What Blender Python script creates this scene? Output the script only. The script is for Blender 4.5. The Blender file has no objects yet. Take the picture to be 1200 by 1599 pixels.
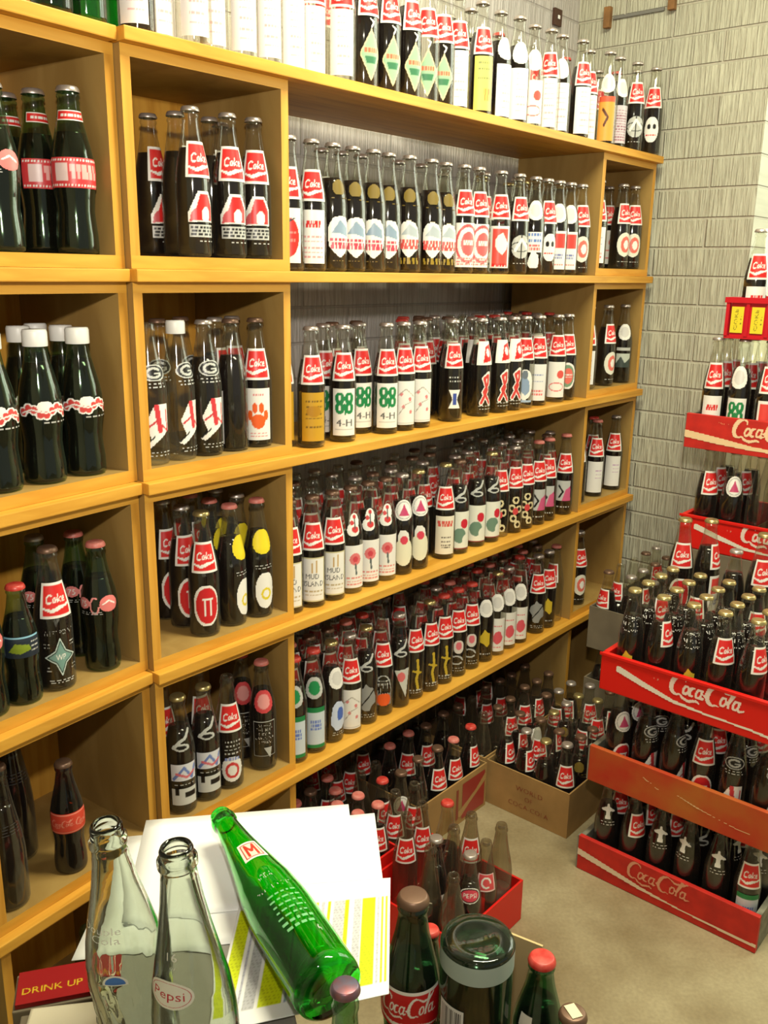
import bpy, bmesh, math, random
import numpy as np
from mathutils import Matrix, Vector
random.seed(7)
C = bpy.context.scene.collection
sc = bpy.context.scene
EYE = 1.37
# ------------------------------------------------------------------ camera
FPX = 1397.2; TH = math.radians(15.04); RO = math.radians(.92)
cam_d = bpy.data.cameras.new('camera'); cam = bpy.data.objects.new('camera', cam_d); C.objects.link(cam)
cam_d.sensor_fit = 'VERTICAL'; cam_d.sensor_height = 24; cam_d.lens = 24*FPX/1599; cam_d.clip_start = .05
Rv = Vector((1, 0, 0)); Uv = Vector((0, math.sin(TH), math.cos(TH)))
R2 = math.cos(RO)*Rv + math.sin(RO)*Uv; U2 = -math.sin(RO)*Rv + math.cos(RO)*Uv; B2 = R2.cross(U2)
M4 = Matrix((R2, U2, B2)).transposed().to_4x4(); M4.translation = (0, 0, EYE); cam.matrix_world = M4
sc.camera = cam
# ------------------------------------------------------------------ light and exposure
sc.view_settings.view_transform = 'Standard'; sc.view_settings.look = 'None'
sc.view_settings.exposure = 0; sc.view_settings.gamma = 1; sc.view_settings.use_curve_mapping = False
w = bpy.data.worlds.new('world'); sc.world = w; w.use_nodes = True
w.node_tree.nodes['Background'].inputs[0].default_value = (.95, 1, .88, 1)
w.node_tree.nodes['Background'].inputs[1].default_value = .26
def light(name, kind, loc, energy, col, size=.1, aim=None, size_y=None):
    d = bpy.data.lights.new(name, kind); d.energy = energy; d.color = col
    if kind == 'AREA':
        d.size = size
        if size_y: d.shape = 'RECTANGLE'; d.size_y = size_y
    else: d.shadow_soft_size = size
    o = bpy.data.objects.new(name, d); o.location = loc; C.objects.link(o)
    if aim: o.rotation_euler = (Vector(aim)-Vector(loc)).to_track_quat('-Z', 'Y').to_euler()
    return o
fl_ = light('camera_flash', 'SPOT', (.0, .02, EYE+.30), 62, (1, .93, .82), .03, (-.02, 1.9, EYE+.03)); fl_.data.spot_size = math.radians(112); fl_.data.spot_blend = 1
light('ceiling_lamp', 'AREA', (.55, 1.25, 2.70), 58, (1, .96, .70), 1.0, (.6, 1.4, 0), .3)
sc.cycles.transparent_max_bounces = 40; sc.cycles.max_bounces = 7; sc.cycles.transmission_bounces = 8
sc.cycles.caustics_reflective = False; sc.cycles.caustics_refractive = False; sc.cycles.use_denoising = True
sc.cycles.sample_clamp_indirect = 4

# ------------------------------------------------------------------ shelf-wall frame: u along the shelves, v into the wall, z above the floor
E0 = Vector((-.38917, 1.39771)); UD = Vector((.65250, .75779)); ND = Vector((-.75779, .65250)); ANG = math.atan2(UD.y, UD.x)
K0 = Vector((-.5806, 1.1482)); KD = (Vector((-.4001, 1.4078))-K0).normalized(); KN = Vector((-KD.y, KD.x)); ANGK = math.atan2(KD.y, KD.x)
def P(u, v, z=0):
    p = E0+UD*u+ND*v; return Vector((p.x, p.y, z))
def PK(u, v, z=0):
    p = K0+KD*u+KN*v; return Vector((p.x, p.y, z))
def ray(x, y):
    a = (x-600)/FPX; b = (y-799.5)/FPX
    a, b = a*math.cos(RO)+b*math.sin(RO), -a*math.sin(RO)+b*math.cos(RO)
    return Vector((a, math.cos(TH)-b*math.sin(TH), -math.sin(TH)-b*math.cos(TH)))
def at_z(x, y, z):
    d = ray(x, y); t = (z-EYE)/d.z; return Vector((d.x*t, d.y*t, z))
def at_v(x, y, v, kind='S'):
    o, n = (E0, ND) if kind == 'S' else (K0, KN)
    d = ray(x, y); t = (o.dot(n)+v)/(d.x*n.x+d.y*n.y); return Vector((d.x*t, d.y*t))

# ------------------------------------------------------------------ materials
def lin(c):
    return tuple(((x/255)/12.92 if x/255 <= .04045 else ((x/255+.055)/1.055)**2.4) for x in c)+(1,)
def new_mat(name):
    m = bpy.data.materials.new(name); m.use_nodes = True; nt = m.node_tree
    return m, nt, nt.nodes, nt.links, nt.nodes['Principled BSDF']
def plain(name, rgb, rough=.5, metal=0, spec=.5, noise=0, nscale=30, rgb2=None):
    m, nt, N, L, b = new_mat(name)
    b.inputs['Base Color'].default_value = lin(rgb); b.inputs['Roughness'].default_value = rough
    b.inputs['Metallic'].default_value = metal; b.inputs['Specular IOR Level'].default_value = spec
    if noise or rgb2:
        tc = N.new('ShaderNodeTexCoord'); n = N.new('ShaderNodeTexNoise'); n.inputs['Scale'].default_value = nscale; n.inputs['Detail'].default_value = 5
        mx = N.new('ShaderNodeMix'); mx.data_type = 'RGBA'; mx.inputs[6].default_value = lin(rgb)
        mx.inputs[7].default_value = lin(rgb2 or tuple(c*(1-noise) for c in rgb))
        r = N.new('ShaderNodeMapRange'); r.inputs[1].default_value = .35; r.inputs[2].default_value = .7
        L.new(tc.outputs['Object'], n.inputs['Vector']); L.new(n.outputs['Fac'], r.inputs[0]); L.new(r.outputs[0], mx.inputs[0]); L.new(mx.outputs[2], b.inputs['Base Color'])
    return m
def wood(name, c1, c2, rough=.45, axis='X', sc_=14):
    m, nt, N, L, b = new_mat(name)
    tc = N.new('ShaderNodeTexCoord'); mp = N.new('ShaderNodeMapping')
    s = {'X': (1.2, sc_, sc_), 'Z': (sc_, sc_, 1.2), 'Y': (sc_, 1.2, sc_)}[axis]; mp.inputs['Scale'].default_value = s
    n = N.new('ShaderNodeTexNoise'); n.inputs['Scale'].default_value = 3; n.inputs['Detail'].default_value = 6; n.inputs['Distortion'].default_value = .8
    cr = N.new('ShaderNodeValToRGB'); cr.color_ramp.elements[0].color = lin(c2); cr.color_ramp.elements[1].color = lin(c1)
    cr.color_ramp.elements[0].position = .3; cr.color_ramp.elements[1].position = .62
    L.new(tc.outputs['Object'], mp.inputs[0]); L.new(mp.outputs[0], n.inputs['Vector']); L.new(n.outputs['Fac'], cr.inputs[0]); L.new(cr.outputs[0], b.inputs['Base Color'])
    b.inputs['Roughness'].default_value = rough; b.inputs['Specular IOR Level'].default_value = .3
    return m
def thin_glass(name, tint, base=.06, edge=.5, rough=.05, dust=.006, haze_edge=.12, haze_col=(222, 216, 200)):  # diffuse film: dust plus flash haze painted into the glass, stronger at the edges
    m, nt, N, L, b = new_mat(name); N.remove(b); out = N['Material Output']
    t = N.new('ShaderNodeBsdfTransparent'); g = N.new('ShaderNodeBsdfGlossy'); g.inputs['Roughness'].default_value = rough
    t2 = N.new('ShaderNodeBsdfTransparent'); lw = N.new('ShaderNodeLayerWeight'); lw.inputs['Blend'].default_value = .35
    t.inputs[0].default_value = lin(tint); t2.inputs[0].default_value = tuple(x*.7 for x in lin(tint)[:3])+(1,)
    m1 = N.new('ShaderNodeMixShader'); m2 = N.new('ShaderNodeMixShader'); m3 = N.new('ShaderNodeMixShader')
    d = N.new('ShaderNodeBsdfDiffuse'); d.inputs[0].default_value = lin(haze_col)
    pw = N.new('ShaderNodeMath'); pw.operation = 'POWER'; pw.inputs[1].default_value = 1.9
    L.new(lw.outputs['Facing'], pw.inputs[0]); L.new(pw.outputs[0], m1.inputs[0]); L.new(t.outputs[0], m1.inputs[1]); L.new(t2.outputs[0], m1.inputs[2])
    mr = N.new('ShaderNodeMapRange'); mr.inputs[3].default_value = base; mr.inputs[4].default_value = edge
    md = N.new('ShaderNodeMapRange'); md.inputs[3].default_value = dust; md.inputs[4].default_value = haze_edge
    L.new(pw.outputs[0], mr.inputs[0]); L.new(pw.outputs[0], md.inputs[0]); L.new(mr.outputs[0], m2.inputs[0]); L.new(m1.outputs[0], m2.inputs[1]); L.new(g.outputs[0], m2.inputs[2])
    L.new(md.outputs[0], m3.inputs[0]); L.new(m2.outputs[0], m3.inputs[1]); L.new(d.outputs[0], m3.inputs[2])
    L.new(m3.outputs[0], out.inputs[0]); return m
def real_glass(name, rgb, rough=0, ior=1.5):
    m, nt, N, L, b = new_mat(name); b.inputs['Base Color'].default_value = lin(rgb); b.inputs['Transmission Weight'].default_value = 1
    b.inputs['Roughness'].default_value = rough; b.inputs['IOR'].default_value = ior; return m
M = {}
M['edge'] = wood('golden pine edge', (222, 166, 66), (196, 136, 44), .45, 'X')
M['edge_up'] = wood('golden pine upright', (220, 164, 68), (194, 134, 46), .45, 'Z')
M['ply'] = wood('varnished plywood', (166, 134, 76), (146, 114, 60), .55, 'Z', 5)
M['glass'] = thin_glass('clear bottle glass', (250, 250, 244))
M['glass_green'] = thin_glass('pale green bottle glass', (206, 232, 204), dust=.004, haze_edge=.05, haze_col=(190, 214, 180))
M['glass_dusty'] = thin_glass('dusty bottle glass', (220, 214, 200), dust=.05, haze_edge=.26, haze_col=(178, 162, 136))
M['glass_thick'] = thin_glass('thick green bottle glass', (176, 214, 184), base=.06, dust=.008, haze_edge=.12, haze_col=(150, 186, 156))  # greenish film paints in the glow of flash and paper on the glass
M['green'] = thin_glass('green bottle glass', (60, 170, 80))
M['brown'] = thin_glass('brown bottle glass', (150, 80, 30))
M['cola'] = plain('cola', (20, 9, 8), .12, 0, .5)
M['cola_red'] = plain('reddish cola', (58, 22, 16), .12)
M['pinkdrink'] = plain('faded pink soda residue', (128, 84, 84), .5)
M['cap_silver'] = plain('silver cap', (196, 184, 176), .35, .7, .5)
M['cap_gold'] = plain('brassy cap', (206, 188, 130), .3, .8)
M['cap_red'] = plain('red cap', (190, 40, 34), .35, 0, .5, 0, 60, (214, 92, 80))
M['cap_pink'] = plain('faded red cap', (204, 104, 94), .45, 0, .5, 0, 60, (216, 140, 128))
M['cap_white'] = plain('white plastic cap', (240, 238, 232), .4)
M['cap_blue'] = plain('dented blue silver cap', (110, 116, 140), .35, .7, .5, 0, 50, (150, 90, 90))
M['cap_brown'] = plain('rusty cap', (120, 92, 74), .4, .5)
M['red_plastic'] = plain('red plastic', (222, 28, 20), .4, 0, .5)
M['red_shell'] = plain('deep red plastic', (196, 18, 34), .4)
M['red_wood'] = plain('red painted wood', (206, 44, 34), .55, 0, .4, 0, 26, (180, 36, 30))
M['worn_wood'] = plain('worn red paint over bare wood', (188, 40, 30), .6, 0, .3, 0, 7, (184, 104, 44))
M['grey_wood'] = plain('weathered grey wood', (150, 146, 128), .8, 0, .3, .3, 40)
M['raw_wood'] = plain('raw crate wood', (150, 108, 66), .75, 0, .3, .3, 30)
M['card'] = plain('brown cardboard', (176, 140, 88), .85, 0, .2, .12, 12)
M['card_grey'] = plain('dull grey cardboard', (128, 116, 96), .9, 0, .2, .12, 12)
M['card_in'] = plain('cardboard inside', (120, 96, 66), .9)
M['paper'] = plain('white paper', (246, 246, 244), .7)
M['metal'] = plain('dull steel', (120, 120, 118), .4, .9)
M['tabletop'] = plain('grey laminate', (150, 146, 138), .5)
M['blue_black'] = plain('dark tray', (46, 44, 46), .5)
m, nt, N, L, b = new_mat('printed colours'); at = N.new('ShaderNodeAttribute'); at.attribute_name = 'ink'
L.new(at.outputs['Color'], b.inputs['Base Color']); b.inputs['Roughness'].default_value = .38; M['ink'] = m
# brick wall: painted rug-faced brick
def brick_mat(name, c1, c2, strength=.7):
    m, nt, N, L, b = new_mat(name)
    tc = N.new('ShaderNodeTexCoord'); br = N.new('ShaderNodeTexBrick')
    br.inputs['Scale'].default_value = 1; br.inputs['Brick Width'].default_value = .30; br.inputs['Row Height'].default_value = .0805
    br.inputs['Mortar Size'].default_value = .0045; br.inputs['Mortar Smooth'].default_value = .6; br.offset = .5
    br.inputs['Color1'].default_value = lin(c1); br.inputs['Color2'].default_value = lin(tuple(c*.96 for c in c1)); br.inputs['Mortar'].default_value = lin(c2)
    L.new(tc.outputs['Object'], br.inputs['Vector'])
    mp = N.new('ShaderNodeMapping'); mp.inputs['Scale'].default_value = (150, 8, 1); L.new(tc.outputs['Object'], mp.inputs[0])
    n = N.new('ShaderNodeTexNoise'); n.inputs['Scale'].default_value = 1; n.inputs['Detail'].default_value = 3; n.inputs['Distortion'].default_value = .35; L.new(mp.outputs[0], n.inputs['Vector'])
    r = N.new('ShaderNodeMapRange'); r.inputs[1].default_value = .35; r.inputs[2].default_value = .62; L.new(n.outputs['Fac'], r.inputs[0])
    inv = N.new('ShaderNodeMath'); inv.operation = 'SUBTRACT'; inv.inputs[0].default_value = 1; L.new(br.outputs['Fac'], inv.inputs[1])
    h = N.new('ShaderNodeMath'); h.operation = 'MULTIPLY'; L.new(r.outputs[0], h.inputs[0]); L.new(inv.outputs[0], h.inputs[1])
    h2 = N.new('ShaderNodeMath'); h2.operation = 'ADD'; L.new(h.outputs[0], h2.inputs[0]); L.new(inv.outputs[0], h2.inputs[1])
    bp = N.new('ShaderNodeBump'); bp.inputs['Strength'].default_value = strength; bp.inputs['Distance'].default_value = .006
    L.new(h2.outputs[0], bp.inputs['Height']); L.new(bp.outputs[0], b.inputs['Normal'])
    mx = N.new('ShaderNodeMix'); mx.data_type = 'RGBA'; mx.inputs[7].default_value = (.72, .68, .66, 1); mx.blend_type = 'MULTIPLY'
    i2 = N.new('ShaderNodeMath'); i2.operation = 'MULTIPLY_ADD'; i2.inputs[1].default_value = -.65; i2.inputs[2].default_value = .65; L.new(r.outputs[0], i2.inputs[0])
    L.new(i2.outputs[0], mx.inputs[0]); L.new(br.outputs['Color'], mx.inputs[6]); L.new(mx.outputs[2], b.inputs['Base Color'])
    b.inputs['Roughness'].default_value = .75; return m
M['brick'] = brick_mat('painted rug brick', (200, 199, 178), (186, 182, 164))
M['brick_b'] = brick_mat('painted back brick', (206, 200, 196), (180, 174, 170), .5)
m, nt, N, L, b = new_mat('stained concrete floor')
tc = N.new('ShaderNodeTexCoord'); n1 = N.new('ShaderNodeTexNoise'); n1.inputs['Scale'].default_value = 5; n1.inputs['Detail'].default_value = 8
n2 = N.new('ShaderNodeTexNoise'); n2.inputs['Scale'].default_value = 130; n2.inputs['Detail'].default_value = 2
cr = N.new('ShaderNodeValToRGB'); e = cr.color_ramp.elements; e[0].position = .34; e[0].color = lin((150, 132, 96)); e[1].position = .66; e[1].color = lin((190, 176, 140))
mx = N.new('ShaderNodeMix'); mx.data_type = 'RGBA'; mx.blend_type = 'MULTIPLY'; mx.inputs[0].default_value = .35
L.new(tc.outputs['Object'], n1.inputs['Vector']); L.new(tc.outputs['Object'], n2.inputs['Vector']); L.new(n1.outputs['Fac'], cr.inputs[0]); L.new(cr.outputs[0], mx.inputs[6]); L.new(n2.outputs['Fac'], mx.inputs[7])
L.new(mx.outputs[2], b.inputs['Base Color']); b.inputs['Roughness'].default_value = .6; M['floor'] = m

# ------------------------------------------------------------------ mesh helpers
def link(name, me, parent=None, mats=None):
    o = bpy.data.objects.new(name, me); C.objects.link(o)
    if parent is not None: o.parent = parent
    return o
def mesh_of(bm, name, mats, smooth=False):
    me = bpy.data.meshes.new(name); bm.to_mesh(me); bm.free()
    for mm in (mats if isinstance(mats, (list, tuple)) else [mats]): me.materials.append(mm)
    if smooth: me.polygons.foreach_set('use_smooth', [True]*len(me.polygons))
    return me
def add_box(bm, a, b_, mat=0):
    vs = [bm.verts.new((x, y, z)) for x in (a[0], b_[0]) for y in (a[1], b_[1]) for z in (a[2], b_[2])]
    for f in ((0, 1, 3, 2), (4, 6, 7, 5), (0, 4, 5, 1), (2, 3, 7, 6), (0, 2, 6, 4), (1, 5, 7, 3)):
        fc = bm.faces.new([vs[i] for i in f]); fc.material_index = mat
def box_obj(name, boxes, mat, parent=None, bevel=0):
    bm = bmesh.new()
    for a, b_ in boxes: add_box(bm, a, b_)
    bmesh.ops.recalc_face_normals(bm, faces=bm.faces)
    if bevel: bmesh.ops.bevel(bm, geom=bm.edges[:], offset=bevel, segments=2, affect='EDGES', profile=.6)
    return link(name, mesh_of(bm, name, mat), parent)
def empty(name, loc, rz=0, label=None, cat=None, group=None):
    o = bpy.data.objects.new(name, None); o.empty_display_size = .02; C.objects.link(o); o.location = loc; o.rotation_euler = (0, 0, rz)
    tag(o, label, cat, group); return o
def tag(o, label=None, cat=None, group=None, kind=None):
    if label: o['label'] = label
    if cat: o['category'] = cat
    if group: o['group'] = group
    if kind: o['kind'] = kind
    return o
def lathe(prof, seg=20):
    bm = bmesh.new(); rings = []
    for r, z in prof:
        if r < 1e-5: rings.append([bm.verts.new((0, 0, z))])
        else: rings.append([bm.verts.new((r*math.sin(2*math.pi*i/seg), -r*math.cos(2*math.pi*i/seg), z)) for i in range(seg)])
    for a, b_ in zip(rings, rings[1:]):
        for i in range(seg):
            j = (i+1) % seg
            if len(a) == 1 and len(b_) > 1: bm.faces.new((a[0], b_[j], b_[i]))
            elif len(b_) == 1 and len(a) > 1: bm.faces.new((a[i], a[j], b_[0]))
            elif len(a) > 1: bm.faces.new((a[i], a[j], b_[j], b_[i]))
    return bm

# ------------------------------------------------------------------ setting
def wall(name, o, ang, w_, h_, mat, z0=0):
    bm = bmesh.new(); add_box(bm, (0, 0, -.12), (w_, h_, 0)); bmesh.ops.recalc_face_normals(bm, faces=bm.faces)
    ob = link(name, mesh_of(bm, name, mat)); ob.rotation_euler = (math.pi/2, 0, ang); ob.location = (o.x, o.y, z0); return tag(ob, kind='structure')
WV = .30; WU = 1.80; HC = 2.75
wall('wall_back', P(-1.6, WV), ANG, 1.6+WU+.12, HC, M['brick_b'])
wall('wall_right', P(WU, WV), ANG-math.pi/2, WV+.283, HC, M['brick'])
fl = box_obj('floor', [((-2.6, -1.4, -.1), (3.4, 4.2, 0))], M['floor']); tag(fl, kind='structure')
ce = box_obj('ceiling', [((-2.6, -1.4, HC), (3.4, 4.2, HC+.1))], plain('ceiling paint', (214, 212, 196), .8)); tag(ce, kind='structure')
wl = wall('wall_left', P(-1.6, -2.9), ANG+math.pi/2, 3.3, HC, plain('left wall paint', (190, 186, 166), .8))
# window reveal beyond the end of the brick wall
rv = link('trim_1', None) if False else None
def ubox(name, u0, u1, v0, v1, z0, z1, mat, parent=None, bevel=0):
    o = box_obj(name, [((0, 0, 0), (u1-u0, v1-v0, z1-z0))], mat, parent, bevel)
    o.location = P(u0, v0, z0); o.rotation_euler = (0, 0, ANG); return o
reveal = plain('pale painted reveal', (236, 234, 206), .7)
tag(ubox('wall_window_side', WU+.12, WU+.34, -.283, -.1633, 0, HC, reveal), kind='structure')
tag(ubox('wall_under_window', WU+.22, WU+.34, -1.75, -.284, 0, 1.05, reveal), kind='structure')
tag(ubox('wall_far_right', WU+.0, WU+.34, -3.2, -1.751, 0, HC, reveal), kind='structure')
wn = empty('window_1', P(WU+.27, -1.015, 1.05), ANG); tag(wn, kind='structure')
box_obj('window_frame', [((-.02, -.73, 0), (.02, -.69, 1.5)), ((-.02, .69, 0), (.02, .73, 1.5)), ((-.02, -.69, 0), (.02, .69, .04)), ((-.02, -.69, 1.46), (.02, .69, 1.5)), ((-.015, -.02, .04), (.015, .02, 1.46))], plain('white frame', (235, 235, 228), .5), wn)
box_obj('window_pane', [((-.003, -.69, .04), (.003, .69, 1.46))], M['glass'], wn)
light('window_daylight', 'AREA', P(WU+.45, -1.0, 1.85), 34, (.93, 1, .86), 1.3, tuple(P(.5, -.3, 1.2)), 1.3)
# small wooden blocks holding a thin grey cable along the walls
for (u_, v_, z_, lb) in ((WU-.011, .20, EYE+.722, 'small brown wood block on the right wall, nearest the corner'), (WU-.011, .005, EYE+.74, 'small brown wood block high on the right wall, farther from the corner')):
    tag(ubox('wall_block', u_-.008, u_+.010, v_-.010, v_+.010, z_-.028, z_+.028, M['raw_wood'], None, .002), lb, 'block', 'wood blocks on the walls')
wb = empty('wall_plate', P(1.668, WV-.001, EYE+.713), ANG, 'small dark square plate with a pale centre on the back wall', 'plate')
box_obj('plate', [((-.02, -.008, -.022), (.02, 0, .022))], plain('dark brown plate', (74, 46, 34), .5), wb, .001)
box_obj('screw_head', [((-.005, -.011, -.005), (.005, -.0085, .005))], M['paper'], wb, .001)
cb = ubox('wall_cable', WU-.006, WU-.001, .03, .185, EYE+.716, EYE+.724, plain('grey cable', (120, 118, 112), .6)); tag(cb, 'thin grey cable clipped between two wood blocks on the right wall', 'cable')

# ------------------------------------------------------------------ shelving
PITCH = .33; ZL = [EYE+.309-k*PITCH for k in range(5)]      # lower edge of every long plank
PT = .019; BT = .019
def plank(u0, u1, k, label, fr='S', v0=-.022, v1=.262, knots=True):
    o = box_obj('shelf_plank', [((0, 0, 0), (u1-u0, v1-v0, PT))], M['edge'], None, .0018)
    o.location = (P if fr == 'S' else PK)(u0, v0, ZL[k]); o.rotation_euler = (0, 0, ANG if fr == 'S' else ANGK)
    return tag(o, label, 'shelf', 'long shelf planks')
pl_names = ['topmost', 'second highest', 'third highest', 'fourth highest', 'lowest']
for k in range(5):
    plank(-.003, 1.768, k, f'long golden pine plank, {pl_names[k]} across the wide middle shelving')
for k in range(5):
    plank(-.012, .308, k, f'short golden pine plank, {pl_names[k]} in the left edge stack of boxes', 'K')
def cubby(u0, wd, zb, zt, label, fr='S', v0=-.004, dv=0, rz=0):
    loc = (P if fr == 'S' else PK)(u0, v0+dv, zb)
    r = empty('cubby_box', loc, (ANG if fr == 'S' else ANGK)+rz, label, 'shelf box', 'plywood cubby boxes')
    h = zt-zb; d = .262
    def panel(nm, a, b_, horiz):
        bm = bmesh.new(); add_box(bm, a, b_)
        bmesh.ops.recalc_face_normals(bm, faces=bm.faces)
        for f in bm.faces: f.material_index = 1 if f.normal.y < -.5 else 0
        link(nm, mesh_of(bm, nm, [M['ply'], M['edge'] if horiz else M['edge_up']]), r)
    panel('bottom_panel', (0, 0, 0), (wd, d, BT), True); panel('top_panel', (0, 0, h-BT*.85), (wd, d, h), True)
    panel('side_panel', (0, .0002, BT), (.0165, d, h-BT*.85), False); panel('side_panel', (wd-.0165, .0002, BT), (wd, d, h-BT*.85), False)
    panel('back_panel', (.0165, d-.008, BT), (wd-.0165, d, h-BT*.85), False)
    return r
rows = ['top', 'second', 'third', 'fourth', 'bottom']
EPS = .0004
def zb(r): return (ZL[r+1]+PT+EPS) if r < 4 else .0006
for r in range(5):
    cubby(0, .326, zb(r), ZL[r]-EPS, f'plywood cubby box in the second stack from the left, {rows[r]} row')
    cubby(1.447, .316, zb(r), ZL[r]-EPS, f'narrow plywood cubby box beside the brick wall, {rows[r]} row')
for r in range(5):
    cubby(0, .314, zb(r), ZL[r]-EPS, f'plywood cubby box in the stack at the left edge, {rows[r]} row', 'K')
pst = ubox('price_tag', 1.72, 1.74, .2525-.001, .2535-.001, 0, .02, M['paper']) if False else None

# ------------------------------------------------------------------ printing: small colour grids used as labels, signs and crate lettering
_font = {}
def glyph_tris(s):
    if s in _font: return _font[s]
    cu = bpy.data.curves.new('t', 'FONT'); cu.body = s; cu.size = 1; cu.resolution_u = 2
    o = bpy.data.objects.new('t', cu); C.objects.link(o)
    bpy.context.view_layer.update()
    me = o.evaluated_get(bpy.context.evaluated_depsgraph_get()).to_mesh(); me.calc_loop_triangles()
    v = np.array([x.co[:2] for x in me.vertices]) if len(me.vertices) else np.zeros((0, 2))
    t = np.array([list(x.vertices) for x in me.loop_triangles], int).reshape(-1, 3)
    bpy.data.objects.remove(o); bpy.data.curves.remove(cu)
    _font[s] = (v, t); return _font[s]
class Cv:
    def __init__(s, w_, h_, nx, ny, bg=None):
        s.w, s.h, s.nx, s.ny = w_, h_, nx, ny
        s.X, s.Y = np.meshgrid(np.linspace(0, w_, nx), np.linspace(0, h_, ny))
        s.c = np.zeros((ny, nx, 4)); 
        if bg: s.c[:] = lin(bg)
    def f(s, m_, col):
        s.c[m_] = lin(col) if col else (0, 0, 0, 0); return s
    def rect(s, x0, y0, x1, y1, col): return s.f((s.X >= x0) & (s.X <= x1) & (s.Y >= y0) & (s.Y <= y1), col)
    def ell(s, x, y, rx, ry, col, r0=0):
        d = ((s.X-x)/rx)**2+((s.Y-y)/ry)**2; return s.f((d <= 1) & (d >= r0*r0), col)
    def poly(s, pts, col):
        ins = np.zeros(s.X.shape, bool); n_ = len(pts)
        for i in range(n_):
            (x0, y0), (x1, y1) = pts[i], pts[(i+1) % n_]
            cnd = ((y0 > s.Y) != (y1 > s.Y)); xi = (x1-x0)*(s.Y-y0)/((y1-y0) or 1e-9)+x0; ins ^= cnd & (s.X < xi)
        return s.f(ins, col)
    def stroke(s, pts, wd, col):
        ws = wd if isinstance(wd, (list, tuple)) else [wd]*len(pts); mm = np.zeros(s.X.shape, bool)
        for (a, b_, wa, wb_) in zip(pts, pts[1:], ws, ws[1:]):
            dx, dy = b_[0]-a[0], b_[1]-a[1]; l2 = dx*dx+dy*dy or 1e-12
            t = np.clip(((s.X-a[0])*dx+(s.Y-a[1])*dy)/l2, 0, 1)
            d = np.hypot(s.X-a[0]-t*dx, s.Y-a[1]-t*dy); mm |= d <= (wa+(wb_-wa)*t)/2
        return s.f(mm, col)
    def text(s, st, cx, cy, hh, col, wd=None, rot=0):
        v, t = glyph_tris(st)
        if not len(t): return s
        v = v.copy(); x0, x1 = v[:, 0].min(), v[:, 0].max(); k = hh/.73; kx = (wd/(x1-x0)) if wd else k
        v[:, 0] = (v[:, 0]-(x0+x1)/2)*kx; v[:, 1] = (v[:, 1]-.36)*k
        ca, sa = math.cos(rot), math.sin(rot); v = np.stack([v[:, 0]*ca-v[:, 1]*sa+cx, v[:, 0]*sa+v[:, 1]*ca+cy], 1)
        mm = np.zeros(s.X.shape, bool)
        for tr in t:
            a, b_, c_ = v[tr]; d = (b_[0]-a[0])*(c_[1]-a[1])-(b_[1]-a[1])*(c_[0]-a[0])
            if abs(d) < 1e-12: continue
            l1 = ((s.X-a[0])*(c_[1]-a[1])-(s.Y-a[1])*(c_[0]-a[0]))/d; l2 = ((b_[0]-a[0])*(s.Y-a[1])-(b_[1]-a[1])*(s.X-a[0]))/d
            mm |= (l1 >= -.02) & (l2 >= -.02) & (l1+l2 <= 1.02)
        return s.f(mm, col)
    def lines(s, x0, x1, ys, t, col, seed=1):
        rr = random.Random(seed)
        for y in ys:
            x = x0+rr.random()*.08*(x1-x0)
            while x < x1:
                l = (.08+.14*rr.random())*(x1-x0); s.rect(x, y-t/2, min(x+l, x1), y+t/2, col); x += l+.05*(x1-x0)
        return s
def arc(cx, cy, rx, ry, a0, a1, n_=14):
    return [(cx+rx*math.cos(math.radians(a0+(a1-a0)*i/n_)), cy+ry*math.sin(math.radians(a0+(a1-a0)*i/n_))) for i in range(n_+1)]
def script_cola(c, x, y, L_, col, t=1.0, slope=0):
    def T(pts): return [(x+L_*(p[0]+.22*p[1]), y+L_*(p[1]+slope*p[0])) for p in pts]
    wv = lambda n_, a, b_: [L_*t*(a+(b_-a)*math.sin(math.pi*i/(n_-1))) for i in range(n_)]
    def S(pts, a=.014, b_=.03): c.stroke(T(pts), wv(len(pts), a, b_), col)
    S(arc(.105, .17, .085, .125, 55, 300, 18), .016, .042)
    S([(.14, .285), (.165, .27), (.17, .235)], .014, .02); S([(.148, .06), (.2, .02), (.27, .0), (.36, .03), (.40, .01)], .014, .03)
    S(arc(.205, .13, .030, .055, 0, 360, 16), .018, .022); S(arc(.285, .13, .032, .055, 60, 310, 12), .014, .028)
    S(arc(.362, .13, .030, .055, 0, 360, 16), .016, .022); S([(.395, .185), (.392, .1), (.405, .075), (.43, .09)], .018, .022)
    S([(.43, .13), (.475, .14)], .024, .03)
    S(arc(.545, .17, .085, .125, 70, 300, 18), .016, .042); S([(.575, .29), (.66, .25), (.76, .27), (.84, .33)], .012, .034)
    S([(.588, .06), (.62, .05)], .014, .02)
    S(arc(.655, .13, .030, .055, 0, 360, 16), .018, .022); S([(.715, .075), (.71, .16), (.735, .30), (.755, .33), (.755, .26), (.72, .13), (.735, .075)], .014, .022)
    S(arc(.80, .13, .030, .055, 0, 360, 16), .016, .022); S([(.835, .185), (.832, .1), (.85, .07), (.90, .09)], .018, .022)
def script_coke(c, x, y, L_, col, t=1.0):
    def S(pts, w_): c.stroke([(x+L_*(p[0]+.15*p[1]), y+L_*p[1]) for p in pts], L_*t*w_, col)
    S(arc(.17, .2, .14, .2, 50, 310), .075); S(arc(.42, .13, .075, .11, 0, 360), .06)
    S([(.58, .02), (.58, .42)], .06); S([(.75, .26), (.6, .14), (.77, .02)], .055); S(arc(.89, .13, .075, .11, 20, 320), .055); S([(.82, .13), (.96, .15)], .045)
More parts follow.
